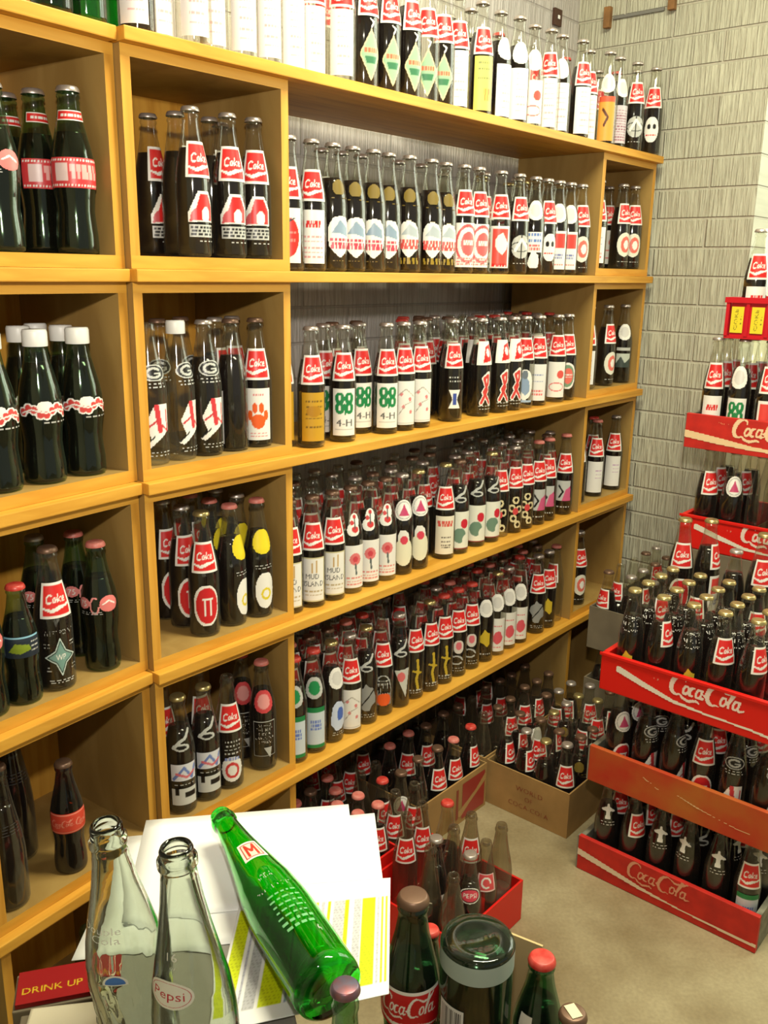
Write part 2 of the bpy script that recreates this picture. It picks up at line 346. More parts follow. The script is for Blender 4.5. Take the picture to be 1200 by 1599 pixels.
def grid_mesh(cv, fn, name='print'):
    ny, nx = cv.ny, cv.nx; a = cv.c[:, :, 3] > .5
    pts = [fn(cv.X[j, i], cv.Y[j, i]) for j in range(ny) for i in range(nx)]
    fs = []; cols = []
    for j in range(ny-1):
        for i in range(nx-1):
            q = a[j, i]+a[j, i+1]*1+a[j+1, i]*1+a[j+1, i+1]*1
            if q < 3: continue
            k = j*nx+i; fs.append((k, k+1, k+nx+1, k+nx)); 
    used = sorted({k for f in fs for k in f}); mp = {k: n_ for n_, k in enumerate(used)}
    me = bpy.data.meshes.new(name); me.from_pydata([pts[k] for k in used], [], [tuple(mp[k] for k in f) for f in fs])
    ca = me.color_attributes.new('ink', 'FLOAT_COLOR', 'POINT'); cc = cv.c.reshape(-1, 4).copy(); av = cc[:, 3] > .5
    # transparent corner of a kept cell borrows a neighbour's colour
    idx = np.arange(ny*nx)
    for k in used:
        if not av[k]:
            for d in (1, -1, nx, -nx, nx+1, -nx-1, nx-1, 1-nx):
                q = k+d
                if 0 <= q < ny*nx and av[q]: cc[k] = cv.c.reshape(-1, 4)[q]; break
    ca.data.foreach_set('color', cc[used].ravel()); me.materials.append(M['ink'])
    me.polygons.foreach_set('use_smooth', [True]*len(me.polygons)); return me

RED = (214, 40, 38); WH = (238, 234, 226); GY = (186, 186, 180); BK = (22, 18, 18); GN = (30, 130, 72); BL = (66, 84, 160); YE = (226, 204, 40); PK = (222, 130, 130); OR = (236, 96, 34)
# neck prints: canvas 1 wide x 1.15 high
def n_coke(t=False):
    c = Cv(1, 1.15, 30, 34, WH); c.rect(.09, .08, .91, 1.07, RED)
    c.stroke([(.09, .34), (.35, .24), (.6, .34), (.91, .40)], [.05, .12, .12, .05], WH); script_coke(c, .16, .50, .66, WH, .95); return c
def n_disc(col, inner=None):
    def g():
        c = Cv(1, 1.15, 28, 32); c.ell(.5, .6, .44, .5, col)
        if inner: c.ell(.5, .6, .28, .32, inner)
        return c
    return g
def n_G():
    c = Cv(1, 1.15, 34, 40); c.ell(.5, .72, .48, .36, GY); c.ell(.5, .72, .42, .30, BK); c.stroke(arc(.5, .72, .26, .19, 40, 330), .1, GY); c.rect(.5, .66, .76, .73, GY)
    c.lines(.1, .9, (.26, .12), .07, GY, 3); return c
def n_ribbon():
    c = Cv(1, 1.15, 28, 32, WH); c.poly([(.3, .1), (.8, .2), (.9, 1.05), (.45, .9)], RED); c.ell(.6, .6, .12, .2, WH); return c
def n_text():
    c = Cv(1, 1.15, 40, 44)
    for i, y in enumerate((.95, .65, .35)): c.text(('WORLD', 'SERIES', 'CHAMPS')[i], .5, y, .2, WH, .85)
    return c
def n_figure():
    c = Cv(1, 1.15, 36, 42); c.poly([(.35, .35), (.65, .35), (.6, .75), (.9, .7), (.9, .78), (.58, .98), (.4, .98), (.1, .85), (.1, .76), (.4, .75)], WH); c.ell(.5, 1.03, .1, .1, WH); c.lines(.15, .85, (.2, .08), .06, WH, 5); return c
def n_flor():
    c = Cv(1, 1.15, 34, 40); c.ell(.5, .8, .26, .33, WH); c.ell(.42, .4, .3, .3, WH); c.ell(.5, .95, .1, .1, (206, 60, 60)); c.ell(.36, .7, .1, .1, (206, 60, 60)); c.ell(.5, .4, .16, .14, (206, 60, 60)); c.stroke([(.5, .9), (.5, .45)], .04, (90, 90, 90)); return c
def n_circtri():
    c = Cv(1, 1.15, 34, 40); c.ell(.5, .6, .48, .5, WH); c.ell(.5, .6, .4, .42, GY); c.ell(.5, .6, .35, .37, WH); c.poly([(.25, .35), (.75, .35), (.5, .9)], (196, 70, 110)); return c
def n_gold():
    c = Cv(1, 1.15, 28, 32); c.ell(.5, .6, .3, .3, (120, 100, 40)); c.lines(.1, .9, (.2, .08), .06, (120, 100, 40), 2); return c
def n_red3():
    c = Cv(1, .5, 30, 16, WH); c.rect(.03, .06, .97, .44, RED); c.lines(.12, .9, (.25,), .16, WH, 9); return c
def n_gull():
    c = Cv(1, 1.15, 36, 40); c.stroke([(.15, .3), (.4, .55), (.6, .62), (.85, .95)], .13, GY); c.ell(.45, .3, .3, .16, GY); c.ell(.45, .3, .2, .08, BK); return c
NECK = dict(coke=n_coke, white=n_disc(WH, (210, 206, 200)), yellow=n_disc(YE), G=n_G, ribbon=n_ribbon, text=n_text, figure=n_figure, gold=n_gold, red3=n_red3,
            pinkdisc=n_disc((206, 70, 74), (226, 150, 146)), circtri=n_circtri, flor=n_flor, script=n_gull, greenb=n_disc(GY, GN), lemon=n_disc((232, 226, 60)))
# body prints: canvas 1 wide x 1.7 high
def bg(col): return Cv(1, 1.7, 34, 54, col)
def b_barn():
    c = bg(None); c.poly([(0, .35), (1, .35), (1, 1.2), (.75, 1.62), (.35, 1.62), (.0, 1.0)], WH); c.poly([(.3, .8), (.92, .8), (.92, 1.2), (.72, 1.52), (.42, 1.52), (.3, 1.2)], RED); c.poly([(.05, .75), (.28, .8), (.28, 1.15), (.1, 1.0)], (206, 84, 90))
    c.ell(.62, .95, .16, .22, WH); c.rect(.0, .0, 1, .72, None); c.rect(.02, .3, .98, .70, GY); c.rect(.3, .72, .9, .76, BK); c.lines(.06, .94, (.6, .5, .4), .05, BK, 4); c.lines(.3, 1, (.2, .1), .05, GY, 5); return c
def frame(c, col, m=.05): c.rect(0, 0, 1, m, col); c.rect(0, 1.7-m, 1, 1.7, col); c.rect(0, 0, m, 1.7, col); c.rect(1-m, 0, 1, 1.7, col); return c
def b_tomato():
    c = bg(WH); c.ell(.5, .8, .42, .62, (214, 50, 44)); c.poly([(.3, 1.3), (.5, 1.62), (.55, 1.35), (.8, 1.4), (.5, 1.22)], BK); c.lines(.2, .8, (.95, .7), .08, (236, 130, 120), 2); return c
def b_tart(): c = bg(WH); c.lines(.2, .8, (1.3, 1.2), .12, RED, 2); c.lines(.1, .9, (.85, .7, .5, .35, .2), .05, (224, 150, 150), 3); return c
def blob(c, cx, cy, r, col, sd=1, n_=9, k=.18):
    rr = random.Random(sd); c.poly([(cx+r*(1+k*rr.uniform(-1, 1))*math.cos(6.283*i/n_), cy+r*1.35*(1+k*rr.uniform(-1, 1))*math.sin(6.283*i/n_)) for i in range(n_)], col); return c
def b_bear(): c = bg(None); blob(c, .5, .92, .5, WH, 5, 12, .1); c.poly([(.15, 1.0), (.5, 1.45), (.85, 1.2), (.9, .9), (.5, 1.0)], (140, 160, 180)); c.lines(.1, .9, (.8, .68, .56), .1, (208, 70, 90), 3); c.lines(.2, .8, (.12,), .05, (110, 90, 40), 3); return c
def b_beargold(): c = bg(None); c.rect(.02, 1.62, .98, 1.66, (150, 126, 50)); blob(c, .5, 1.0, .5, WH, 8, 12, .12); c.poly([(.15, 1.1), (.5, 1.5), (.85, 1.3), (.9, 1.0), (.5, 1.1)], (176, 186, 192)); c.lines(.05, .95, (.88, .75, .65), .13, (224, 84, 80), 4); c.lines(.05, .95, (.24, .12), .13, (150, 126, 40), 3); return c
def b_redarch(): c = bg(WH); c.ell(.6, .9, .6, .75, (222, 90, 92)); c.ell(.6, .9, .5, .64, WH); c.ell(.62, .9, .36, .46, (224, 100, 100)); c.lines(.35, .9, (.9, 1.0), .08, WH, 2); c.lines(.05, .95, (.35, .2, .1), .06, (226, 140, 140), 6); return c
def b_small(): c = bg(None); c.rect(.1, .2, .95, 1.5, WH); c.poly([(.2, .4), (.8, 1.0), (.3, 1.4)], BL); c.poly([(.5, .3), (.9, .8), (.7, 1.3)], RED); c.lines(.1, .9, (.1,), .05, GY); return c
def b_redwhite(): c = bg(WH); c.rect(.1, .1, .9, 1.6, (222, 80, 70)); blob(c, .55, 1.0, .3, WH, 2); c.lines(.1, .9, (.12,), .12, RED); return c
def b_globe(): c = bg(None); c.ell(.5, .9, .5, .5, GY); c.stroke(arc(.5, .9, .5, .2, 0, 360), .04, BK); c.stroke([(.5, .4), (.5, 1.4)], .04, BK); c.stroke([(.2, .75), (.5, 1.2), (.9, .85)], .14, WH); c.lines(.1, .9, (.2, .1), .05, GY, 3); return c
def b_grid(): c = bg(None); c.rect(.05, .7, .95, 1.6, WH); c.lines(.15, .85, (1.45, 1.2), .12, (100, 130, 190), 3); c.lines(.2, .8, (1.0, .85), .1, (220, 110, 110), 5); blob(c, .5, .35, .3, WH, 3); return c
def b_mask(): c = bg(None); c.ell(.5, .95, .42, .62, WH); c.ell(.35, 1.1, .1, .12, BK); c.ell(.65, 1.1, .1, .12, BK); c.lines(.2, .8, (.7,), .06, RED, 3); return c
def b_halfred(): c = bg(WH); c.rect(.12, .95, .92, 1.6, (224, 70, 62)); c.lines(.3, .8, (.5, .65), .1, (120, 130, 180), 3); c.lines(.15, .85, (.2,), .05, PK); return c
def b_circle(col=(224, 110, 96)):
    c = bg(None); c.ell(.5, .95, .48, .6, (226, 222, 206)); c.ell(.55, .95, .3, .4, col); c.ell(.58, .95, .16, .22, WH); c.lines(.1, .9, (.12,), .05, GY); return c
def b_clover():
    c = bg(WH)
    for dx, dy in ((-.2, .2), (.2, .2), (-.2, -.15), (.2, -.15)): c.ell(.5+dx, 1.15+dy, .2, .22, GN)
    for dx, dy in ((-.2, .22), (.2, .22), (-.2, -.15), (.2, -.15)): c.ell(.5+dx, 1.15+dy, .05, .1, WH)
    c.stroke([(.5, 1.15), (.53, .8)], .07, GN); c.text('4-H', .5, .48, .26, (90, 90, 90), .66); c.rect(.1, .2, .9, .23, GY); return c
def b_yellow(): c = bg((196, 150, 40)); c.lines(.15, .85, (1.4, 1.2, .95, .8, .5), .06, (120, 90, 30), 4); c.ell(.5, 1.05, .3, .2, (176, 126, 30)); return c
def b_floral(): c = bg(WH); [c.ell(x, y, .07, .08, PK) for x, y in ((.3, 1.2), (.7, 1.0), (.4, .7), (.75, .5))]; c.stroke([(.1, 1.1), (.5, 1.4), (.9, 1.1)], .03, (170, 160, 150)); c.stroke([(.2, .4), (.5, .8), (.8, .9)], .03, (170, 160, 150)); c.rect(.05, .04, .95, .07, GY); return c
def b_blue(): c = bg(None); c.lines(.2, .8, (1.6, 1.45), .1, GY, 3); c.poly([(.2, 1.1), (.8, 1.1), (.62, .7), (.8, .3), (.2, .3), (.38, .7)], WH); c.rect(.42, .45, .58, .95, BL); return c
def b_ribbon(): c = bg(None); c.stroke([(.25, .35), (.55, .9), (.35, 1.4), (.6, 1.6), (.62, 1.2), (.35, .8), (.75, .3)], .22, WH); c.stroke([(.25, .35), (.55, .9), (.37, 1.4), (.58, 1.52), (.6, 1.2), (.37, .8), (.72, .34)], .13, (210, 66, 60)); c.lines(.1, .95, (.2, .08), .07, GY, 3); return c
def b_woman(): c = bg(None); c.ell(.5, .85, .46, .7, WH); blob(c, .5, .8, .3, (140, 160, 186), 4); c.ell(.5, 1.3, .16, .2, (110, 120, 130)); c.rect(.05, .02, .95, .14, (160, 180, 200)); return c
def b_whiteblue(): c = bg((232, 230, 226)); c.lines(.2, .8, (1.2, .9), .06, (140, 150, 190), 3); c.lines(.2, .8, (.45, .3), .1, (226, 120, 120), 3); return c
def b_pink(): c = bg(WH); c.ell(.7, 1.1, .2, .2, (224, 90, 80)); c.stroke(arc(.5, .5, .4, .2, 0, 360), .05, (226, 120, 120)); return c
def b_wreath(): c = bg(None); c.ell(.52, .95, .52, .66, WH); c.ell(.52, .95, .42, .54, (120, 150, 120)); c.ell(.56, .95, .3, .38, (226, 110, 96)); c.lines(.35, .8, (1.0, .9), .06, WH); return c
def b_lake(): c = bg(None); c.rect(.05, 1.5, .95, 1.68, GY); c.rect(.05, .6, .95, 1.35, (190, 196, 184)); c.poly([(.05, .8), (.35, 1.2), (.6, .85), (.95, 1.1), (.95, .6), (.05, .6)], (60, 70, 66)); c.lines(.1, .9, (.45, .32), .06, GY); return c
def b_paw():
    c = bg(WH); c.ell(.5, .62, .26, .24, OR)
    for x, y in ((.2, .82), (.38, 1.06), (.62, 1.06), (.8, .82)): c.ell(x, y, .1, .17, OR)
    c.lines(.3, .7, (1.5,), .06, PK); c.lines(.15, .85, (.14, .22), .04, PK, 2); return c
def b_dog(): c = bg(None); c.poly([(.0, .3), (.3, .5), (.1, 1.0), (.45, 1.6), (.95, 1.6), (.95, .8), (.6, .55), (.2, .25)], WH); c.stroke([(.5, 1.5), (.6, .8)], .18, (206, 60, 66)); c.stroke([(.2, .9), (.5, 1.1), (.9, .75), (.85, 1.4)], .06, (200, 60, 66)); c.stroke([(.05, .35), (.4, .62)], .05, BK); c.lines(.1, 1, (.15, .05), .06, GY, 4); return c
def b_tee(): c = bg(None); c.ell(.5, .85, .5, .72, WH); c.ell(.52, .85, .42, .62, (206, 36, 42)); c.rect(.4, .5, .46, 1.05, WH); c.rect(.62, .5, .68, 1.05, WH); c.rect(.34, 1.05, .74, 1.12, WH); c.rect(.47, .55, .61, 1.0, (206, 36, 42)); return c
def b_bell(): c = bg(None); c.lines(.1, .9, (1.66, 1.56), .07, GY, 5); c.ell(.55, .75, .42, .66, WH); c.ell(.58, .62, .22, .22, YE, .62); c.rect(.3, .9, .7, .93, GY); return c
def b_mud(): c = bg(WH); frame(c, (206, 196, 150), .04); c.rect(.42, 1.1, .46, 1.5, (196, 160, 100)); c.rect(.6, 1.1, .64, 1.6, (196, 160, 100)); c.text('MUD', .45, .98, .2, (50, 54, 60), .55); c.text('ISLAND', .5, .7, .2, (50, 54, 60), .85); c.lines(.1, .9, (.4, .25), .04, (190, 170, 130)); return c
def b_rose(): c = bg(WH); c.ell(.5, 1.15, .26, .24, (226, 120, 120)); c.ell(.5, 1.15, .12, .12, (206, 70, 80)); c.stroke([(.5, .95), (.55, .55)], .08, (90, 100, 100)); c.lines(.1, .9, (.4, .25, .15), .05, (226, 140, 130)); return c
def b_heartrose(): c = bg(None); blob(c, .5, 1.3, .3, WH, 4); c.ell(.5, .75, .46, .6, (236, 230, 200)); c.ell(.5, 1.25, .18, .18, (220, 70, 90)); return c
def b_card(): c = bg((236, 228, 206)); c.lines(.1, .9, (1.42, 1.3), .12, (216, 90, 80)); c.lines(.3, .8, (.75, .55, .4, .3), .06, (110, 100, 90)); return c
def b_leaf(): c = bg((232, 232, 216)); c.ell(.42, .62, .34, .34, (110, 140, 120)); c.ell(.75, .35, .2, .3, (232, 232, 216)); c.ell(.66, 1.15, .2, .22, (206, 44, 60)); c.rect(.0, .0, 1, .06, (140, 60, 60)); return c
def b_circles(): c = bg(None); [c.ell(x, y, .2, .2, (220, 206, 160), .45) for x, y in ((.5, 1.4), (.3, 1.0), (.7, .95), (.4, .5), (.65, .2))]; c.ell(.5, .85, .16, .18, (210, 70, 70)); return c
def b_bwpink(): c = bg(None); c.rect(.05, .5, .9, 1.6, (190, 190, 186)); c.poly([(.4, .5), (.95, .5), (.9, 1.3), (.6, 1.1)], (206, 90, 130)); c.stroke([(.2, 1.3), (.45, 1.0), (.25, .7)], .1, BK); c.lines(.1, .9, (.2,), .1, GY); return c
def b_redcirc(): c = bg((236, 232, 216)); c.stroke(arc(.5, 1.0, .34, .42, 0, 360), .1, (214, 90, 80)); c.stroke([(.3, .7), (.7, 1.3)], .1, (214, 90, 80)); c.lines(.1, .9, (.25,), .07, GN); return c
def b_white(): c = bg((232, 228, 222)); c.lines(.5, .9, (1.2, 1.0, .8), .05, (190, 150, 190), 7); return c
def b_city(): c = bg(None); c.rect(0, 1.0, 1, 1.65, (220, 220, 226)); c.stroke([(.1, 1.1), (.5, 1.5), (.8, 1.1), (.95, 1.5)], .1, (110, 130, 190)); c.stroke([(.2, 1.3), (.6, 1.15), (.9, 1.3)], .09, (216, 110, 120)); c.lines(.1, .9, (.88,), .07, GY); c.rect(0, .1, 1, .75, (206, 206, 200)); c.rect(.15, .5, .3, .75, BK); c.rect(.5, .4, .95, .6, BK); return c
def b_textred(): c = bg(None); c.lines(.2, .9, (1.6, 1.45, 1.3, 1.15), .09, GY, 4); c.ell(.5, .55, .44, .5, WH); c.stroke(arc(.5, .5, .24, .26, 0, 360), .1, (210, 60, 60)); c.lines(.2, .8, (.95,), .12, (140, 150, 200)); return c
def b_text(): c = bg(None); c.stroke([(.04, .2), (.04, 1.6), (.96, 1.6), (.96, .2), (.04, .2)], .03, GY); [c.text(t_, .5, 1.45-i*.17, .1, GY, w_) for i, (t_, w_) in enumerate((('WE HAVE', .5), ('THE BEST', .6), ('6 BY A', .4), ('CAROLINA', .7), ('COMPANY', .6)))]; c.poly([(.45, .55), (.8, .55), (.72, .1)], GY); return c
def b_greenlab(): c = bg((206, 216, 222)); c.rect(0, 1.5, 1, 1.7, GN); c.rect(0, 0, 1, .16, GN); c.lines(.3, .8, (1.1, .95, .8), .12, (110, 130, 200), 3); return c
def b_bluewhite(): c = bg(None); blob(c, .55, .9, .45, (206, 216, 236), 6, 10, .25); blob(c, .6, 1.0, .22, (80, 110, 190), 7); c.lines(.2, .9, (.1, .2), .06, GY); return c
def b_knight(): c = bg(None); blob(c, .5, 1.0, .42, (150, 150, 146), 9, 14, .3); c.stroke([(.2, .6), (.8, 1.3)], .06, BK); c.lines(.1, .9, (.2, .1), .07, GY); return c
def b_ball(): c = bg(None); c.stroke(arc(.5, .8, .42, .8, 0, 180), .06, GY); [c.stroke([(.25+.12*i, .8), (.3+.1*i, 1.25)], .04, GY) for i in range(5)]; c.lines(.2, .9, (1.2, 1.35), .08, GY); c.rect(.05, .25, .95, .78, (130, 130, 126)); c.ell(.55, .5, .34, .3, (236, 96, 40)); c.lines(.1, .9, (.1,), .05, GY); return c
def b_pinktri(): c = bg(None); c.poly([(.1, 1.5), (.9, 1.6), (.7, .2)], (206, 206, 196)); c.ell(.45, 1.2, .2, .22, (220, 110, 110)); return c
def b_yknight(): c = bg(None); c.stroke([(.5, 1.6), (.55, 1.1), (.45, .7), (.55, .3)], .16, (196, 166, 50)); c.stroke([(.3, 1.1), (.7, 1.0)], .12, (196, 166, 50)); c.lines(.1, .9, (.2, .08), .09, GY, 3); return c
def b_swirl(): c = bg(None); c.ell(.5, 1.25, .28, .34, (220, 210, 200)); c.ell(.5, 1.3, .16, .2, (220, 110, 120)); c.stroke(arc(.4, .6, .32, .2, 0, 330), .09, GY); c.lines(.1, .9, (.2, .08), .07, GY); return c
def b_yblob(): c = bg(None); blob(c, .5, 1.0, .3, (206, 176, 50), 3, 10, .3); c.lines(.2, .8, (.2,), .1, GY); return c
def b_heart(): c = bg((234, 230, 220)); blob(c, .6, .7, .26, (222, 90, 100), 2, 12, .12); c.lines(.2, .8, (1.3, .2), .05, PK); return c
def b_diamond():
    c = bg(None); c.poly([(.5, 0), (1, .75), (.5, 1.45), (0, .75)], (216, 206, 160)); c.poly([(.5, .08), (.94, .75), (.5, 1.36), (.06, .75)], (150, 186, 150)); c.poly([(.3, .5), (.7, .5), (.78, .68), (.22, .68)], (60, 120, 84))
    c.lines(.2, .8, (.86,), .12, (216, 110, 80)); c.stroke([(.5, 1.45), (.62, 1.6), (.45, 1.68)], .06, WH); return c
def b_tallwhite(): c = bg((238, 234, 232)); c.lines(.3, .85, (1.5, 1.35, 1.15, 1.0, .75, .5, .3), .04, (226, 170, 170), 8); return c
def b_tallyellow(): c = bg((226, 214, 110)); c.lines(.2, .8, (1.5, 1.3, 1.0), .07, (130, 140, 90), 8); c.lines(.5, .9, (.6, .4), .2, (216, 130, 70), 4); return c
def b_tallorange(): c = bg((232, 160, 70)); c.rect(0, 1.5, 1, 1.7, (226, 90, 60)); c.stroke([(.3, 1.2), (.6, .9), (.4, .6)], .12, (90, 50, 30)); return c
def b_woven(): c = bg((200, 190, 196)); c.lines(.1, .9, tuple(.15+.12*i for i in range(12)), .05, (150, 90, 110), 8); return c
def b_point():
    c = bg(None); c.text('WEST POINT', .5, 1.52, .16, GY, .98); c.lines(.0, .2, (1.2, 1.1), .05, GY); c.lines(.8, 1, (1.2, 1.1), .05, GY); c.lines(.0, .2, (.4, .5), .05, GY); c.lines(.8, 1, (.4, .5), .05, GY)
    for k_, col in ((1, (170, 186, 180)), (.86, (40, 60, 56)), (.74, (120, 150, 140))):
        p_ = []
        for i in range(4):
            a0 = math.pi/2*i; p_ += [(.5+.5*k_*math.cos(a0), .8+.6*k_*math.sin(a0)), (.5+.24*k_*math.cos(a0+math.pi/4), .8+.28*k_*math.sin(a0+math.pi/4))]
        c.poly(p_, col)
    c.text('WP', .5, .8, .16, WH, .26); c.lines(.1, .9, (.1, .03), .04, GY); return c
def w_circus(): c = Cv(2.2, 1, 66, 30, (206, 60, 64)); [c.rect(.06+.12*i, .06, .12+.12*i, .12, WH) or 1 for i in range(18)]; [c.rect(.06+.12*i, .88, .12+.12*i, .94, WH) for i in range(18)]; c.rect(.3, .22, .8, .8, (226, 200, 196)); c.lines(.85, 2.0, (.65, .42), .22, (232, 170, 164), 3); return c
def w_christmas(): c = Cv(2.2, 1, 66, 32); [c.ell(.25+.22*i, .55+.16*math.sin(i*1.3), .2, .22, WH) for i in range(9)]; c.ell(1.1, .75, .3, .24, WH); [c.ell(.25+.22*i, .55+.16*math.sin(i*1.3), .13, .15, (208, 70, 66)) for i in range(9)]; c.stroke([(.2, .5), (.6, .65), (1.1, .5), (1.6, .62), (2.0, .5)], .06, WH); c.lines(1.0, 2.1, (.1,), .09, GY); return c
def w_pinklogo(): c = Cv(2.2, 1, 66, 32); c.ell(.4, .6, .34, .28, (224, 130, 126)); c.stroke(arc(.95, .5, .18, .38, 60, 350), .1, (224, 140, 136)); c.ell(1.6, .55, .45, .4, (222, 120, 116)); c.text('75', .4, .6, .3, WH); c.stroke([(1.3, .55), (1.6, .7), (1.9, .5)], .06, WH); c.lines(.2, 1.3, (.08, .18), .05, GY); return c
def w_band(): c = Cv(2.2, 1, 70, 32, (214, 74, 56)); c.stroke([(0, .06), (2.2, .06)], .05, (236, 160, 140)); c.stroke([(0, .94), (2.2, .94)], .05, (236, 160, 140)); script_cola(c, .12, .3, 1.25, (236, 150, 130)); script_cola(c, 1.35, .3, 1.25, (236, 150, 130)); return c
def w_lime(): c = Cv(2.2, 1, 66, 30, (34, 44, 56)); c.stroke([(0, .95), (2.2, .95)], .06, (140, 190, 210)); c.poly([(.7, .3), (1.0, .7), (1.6, .6), (1.7, .35), (1.2, .2)], (130, 150, 40)); c.rect(.1, .1, .5, .9, (110, 120, 140)); c.lines(1.7, 2.1, (.7, .5, .3), .06, GY); return c
def w_script(): c = Cv(2.2, 1, 130, 60, (200, 30, 34)); c.stroke([(0, .97), (2.2, .97)], .08, WH); script_cola(c, .26, .30, 1.85, WH, 1.0); c.stroke([(.15, .22), (.7, .10), (1.4, .16), (2.1, .05)], [.04, .1, .08, .03], WH); return c
def w_blacktext(): c = Cv(2.2, 1.6, 70, 50); c.lines(.3, 2.0, tuple(.3+.2*i for i in range(6)), .05, (80, 78, 76), 3); return c
def w_bar(): c = Cv(1, 1.4, 40, 56, (226, 226, 228)); [c.rect(.08+.07*i, .1, .08+.07*i+.025+.02*((i*7) % 3)/2, 1.0, (60, 60, 66)) for i in range(12)]; c.lines(.05, .95, (1.15, 1.28), .05, (90, 90, 96)); return c
def bgh(): return Cv(1, 1.7, 64, 104)
def b_point():
    c = bgh(); c.text('WEST', .24, 1.54, .17, GY, .44); c.text('POINT', .74, 1.54, .17, GY, .48); c.lines(.0, .2, (1.2, 1.1, .4, .5), .05, GY); c.lines(.8, 1, (1.2, 1.1, .4, .5), .05, GY)
    for k_, col in ((1, (200, 214, 206)), (.86, (40, 60, 56)), (.74, (120, 156, 146))):
        p_ = []
        for i in range(4):
            a0 = math.pi/2*i; p_ += [(.5+.5*k_*math.cos(a0), .8+.6*k_*math.sin(a0)), (.5+.24*k_*math.cos(a0+math.pi/4), .8+.28*k_*math.sin(a0+math.pi/4))]
        c.poly(p_, col)
    c.text('WP', .5, .8, .18, WH, .3); c.lines(.1, .9, (.1, .03), .04, GY); return c
def b_text():
    c = bgh(); c.stroke([(.04, .2), (.04, 1.6), (.96, 1.6), (.96, .2), (.04, .2)], .035, GY)
    for i, (t_, w_) in enumerate((('WE HAVE', .6), ('THE BEST', .7), ('6 BY A', .5), ('CAROLINA', .8), ('COMPANY', .7))): c.text(t_, .5, 1.45-i*.17, .13, WH, w_)
    c.poly([(.45, .55), (.8, .55), (.72, .1)], GY); return c
BODY = {k[2:]: v for k, v in list(globals().items()) if k.startswith('b_')}
WRAP = {k[2:]: v for k, v in list(globals().items()) if k.startswith('w_')}
def b_woc(): return None

# ------------------------------------------------------------------ bottles
PROF = {
 'nr': [(.80, 0), (.96, .012), (1, .03), (1, .50), (.985, .54), (.93, .60), (.80, .68), (.66, .76), (.54, .84), (.47, .90), (.45, .93), (.50, .94), (.50, .955), (.44, .965), (.44, .985), (.40, 1.0)],
 'contour': [(.78, 0), (.94, .012), (.97, .04), (.96, .12), (.90, .20), (.86, .27), (.90, .34), (.98, .42), (1, .50), (.98, .56), (.88, .64), (.72, .73), (.58, .81), (.50, .88), (.46, .93), (.52, .94), (.52, .955), (.46, .965), (.46, .985), (.42, 1.0)],
 'tall': [(.80, 0), (.96, .012), (1, .03), (1, .34), (.98, .40), (.90, .50), (.76, .60), (.62, .70), (.50, .80), (.42, .89), (.39, .93), (.45, .94), (.45, .96), (.38, .968), (.38, .99), (.35, 1.0)],
 'jar': [(.86, 0), (.96, .006), (1, .02), (1, .55), (.97, .60), (.86, .68), (.66, .78), (.50, .86), (.42, .92), (.44, .94), (.44, .96), (.38, .975), (.38, .99), (.35, 1.0)],
 'swirl': [(.80, 0), (.96, .012), (1, .03), (.97, .16), (.92, .30), (.98, .44), (.98, .50), (.90, .58), (.74, .68), (.58, .77), (.46, .86), (.41, .92), (.46, .93), (.46, .95), (.39, .96), (.39, .99), (.36, 1.0)],
}
def rad(kind, t):
    p = PROF[kind]
    for (r0, z0), (r1, z1) in zip(p, p[1:]):
        if z0 <= t <= z1: return r0+(r1-r0)*(t-z0)/((z1-z0) or 1)
    return p[-1][0]
_mesh = {}
def cached(key, fn):
    if key not in _mesh: _mesh[key] = fn()
    return _mesh[key]
def glass_mesh(kind, h, r, mat, seg=22):
    def mk():
        pr = [(0, .02*h), (.5*r, .012*h)]+[(a*r, b_*h) for a, b_ in PROF[kind]]
        pr += [(pr[-1][0]*.72, h), (pr[-1][0]*.68, h*.96)]
        return mesh_of(lathe(pr, seg), 'glass', M[mat], True)
    return cached(('g', kind, h, r, mat), mk)
def fill_mesh(kind, h, r, lvl, mat):
    def mk():
        ts = [.03]+[t for _, t in PROF[kind] if .035 < t < lvl]+[lvl]
        pr = [(0, .024*h)]+[(rad(kind, t)*r*.955, t*h) for t in ts]+[(0, lvl*h)]
        return mesh_of(lathe(pr, 20), 'drink', M[mat], True)
    return cached(('f', kind, h, r, lvl, mat), mk)
def cap_mesh(h, r, mat, kind):
    def mk():
        if mat == 'cap_white':
            pr = [(.0155, -.020), (.0158, -.019), (.0158, -.002), (.0145, 0.0012), (0, .0015)]; seg = 24
        else: pr = [(.0150, -.0065), (.0152, -.0055), (.0146, -.0030), (.0134, -.0006), (.0124, .0004), (.0120, .0006), (.0117, .0007), (0, .0008)]; seg = 42
        s_ = r*(rad(kind, .97))/.0125*.97 if kind != 'nr' else r/.0275
        bm = lathe([(a*s_, z*s_) for a, z in pr], seg)
        if mat != 'cap_white':
            for v in bm.verts:
                if v.co.z < -.003*s_ and v.co.length > 0:
                    a = math.atan2(v.co.y, v.co.x); k_ = 1+.05*math.cos(21*a); v.co.x *= k_; v.co.y *= k_
        me = mesh_of(bm, 'cap', M[mat], True); return me
    return cached(('c', h, r, mat, kind), mk)
def patch_mesh(kind, h, r, cvf, key, z0, z1, half, off=.0007, ang0=0):
    def mk():
        cv = cvf()
        def fn(X, Y):
            t = z0+(z1-z0)*Y/cv.h; a = ang0+(X/cv.w-.5)*2*half; rr = rad(kind, t)*r+off
            return (rr*math.sin(a), -rr*math.cos(a), t*h)
        return grid_mesh(cv, fn)
    return cached(('p', kind, h, r, key, z0, z1, half, ang0), mk)
NO = None
GLASSN = {'glass': 'glass', 'glass_green': 'glass', 'green': 'glass', 'brown': 'glass'}
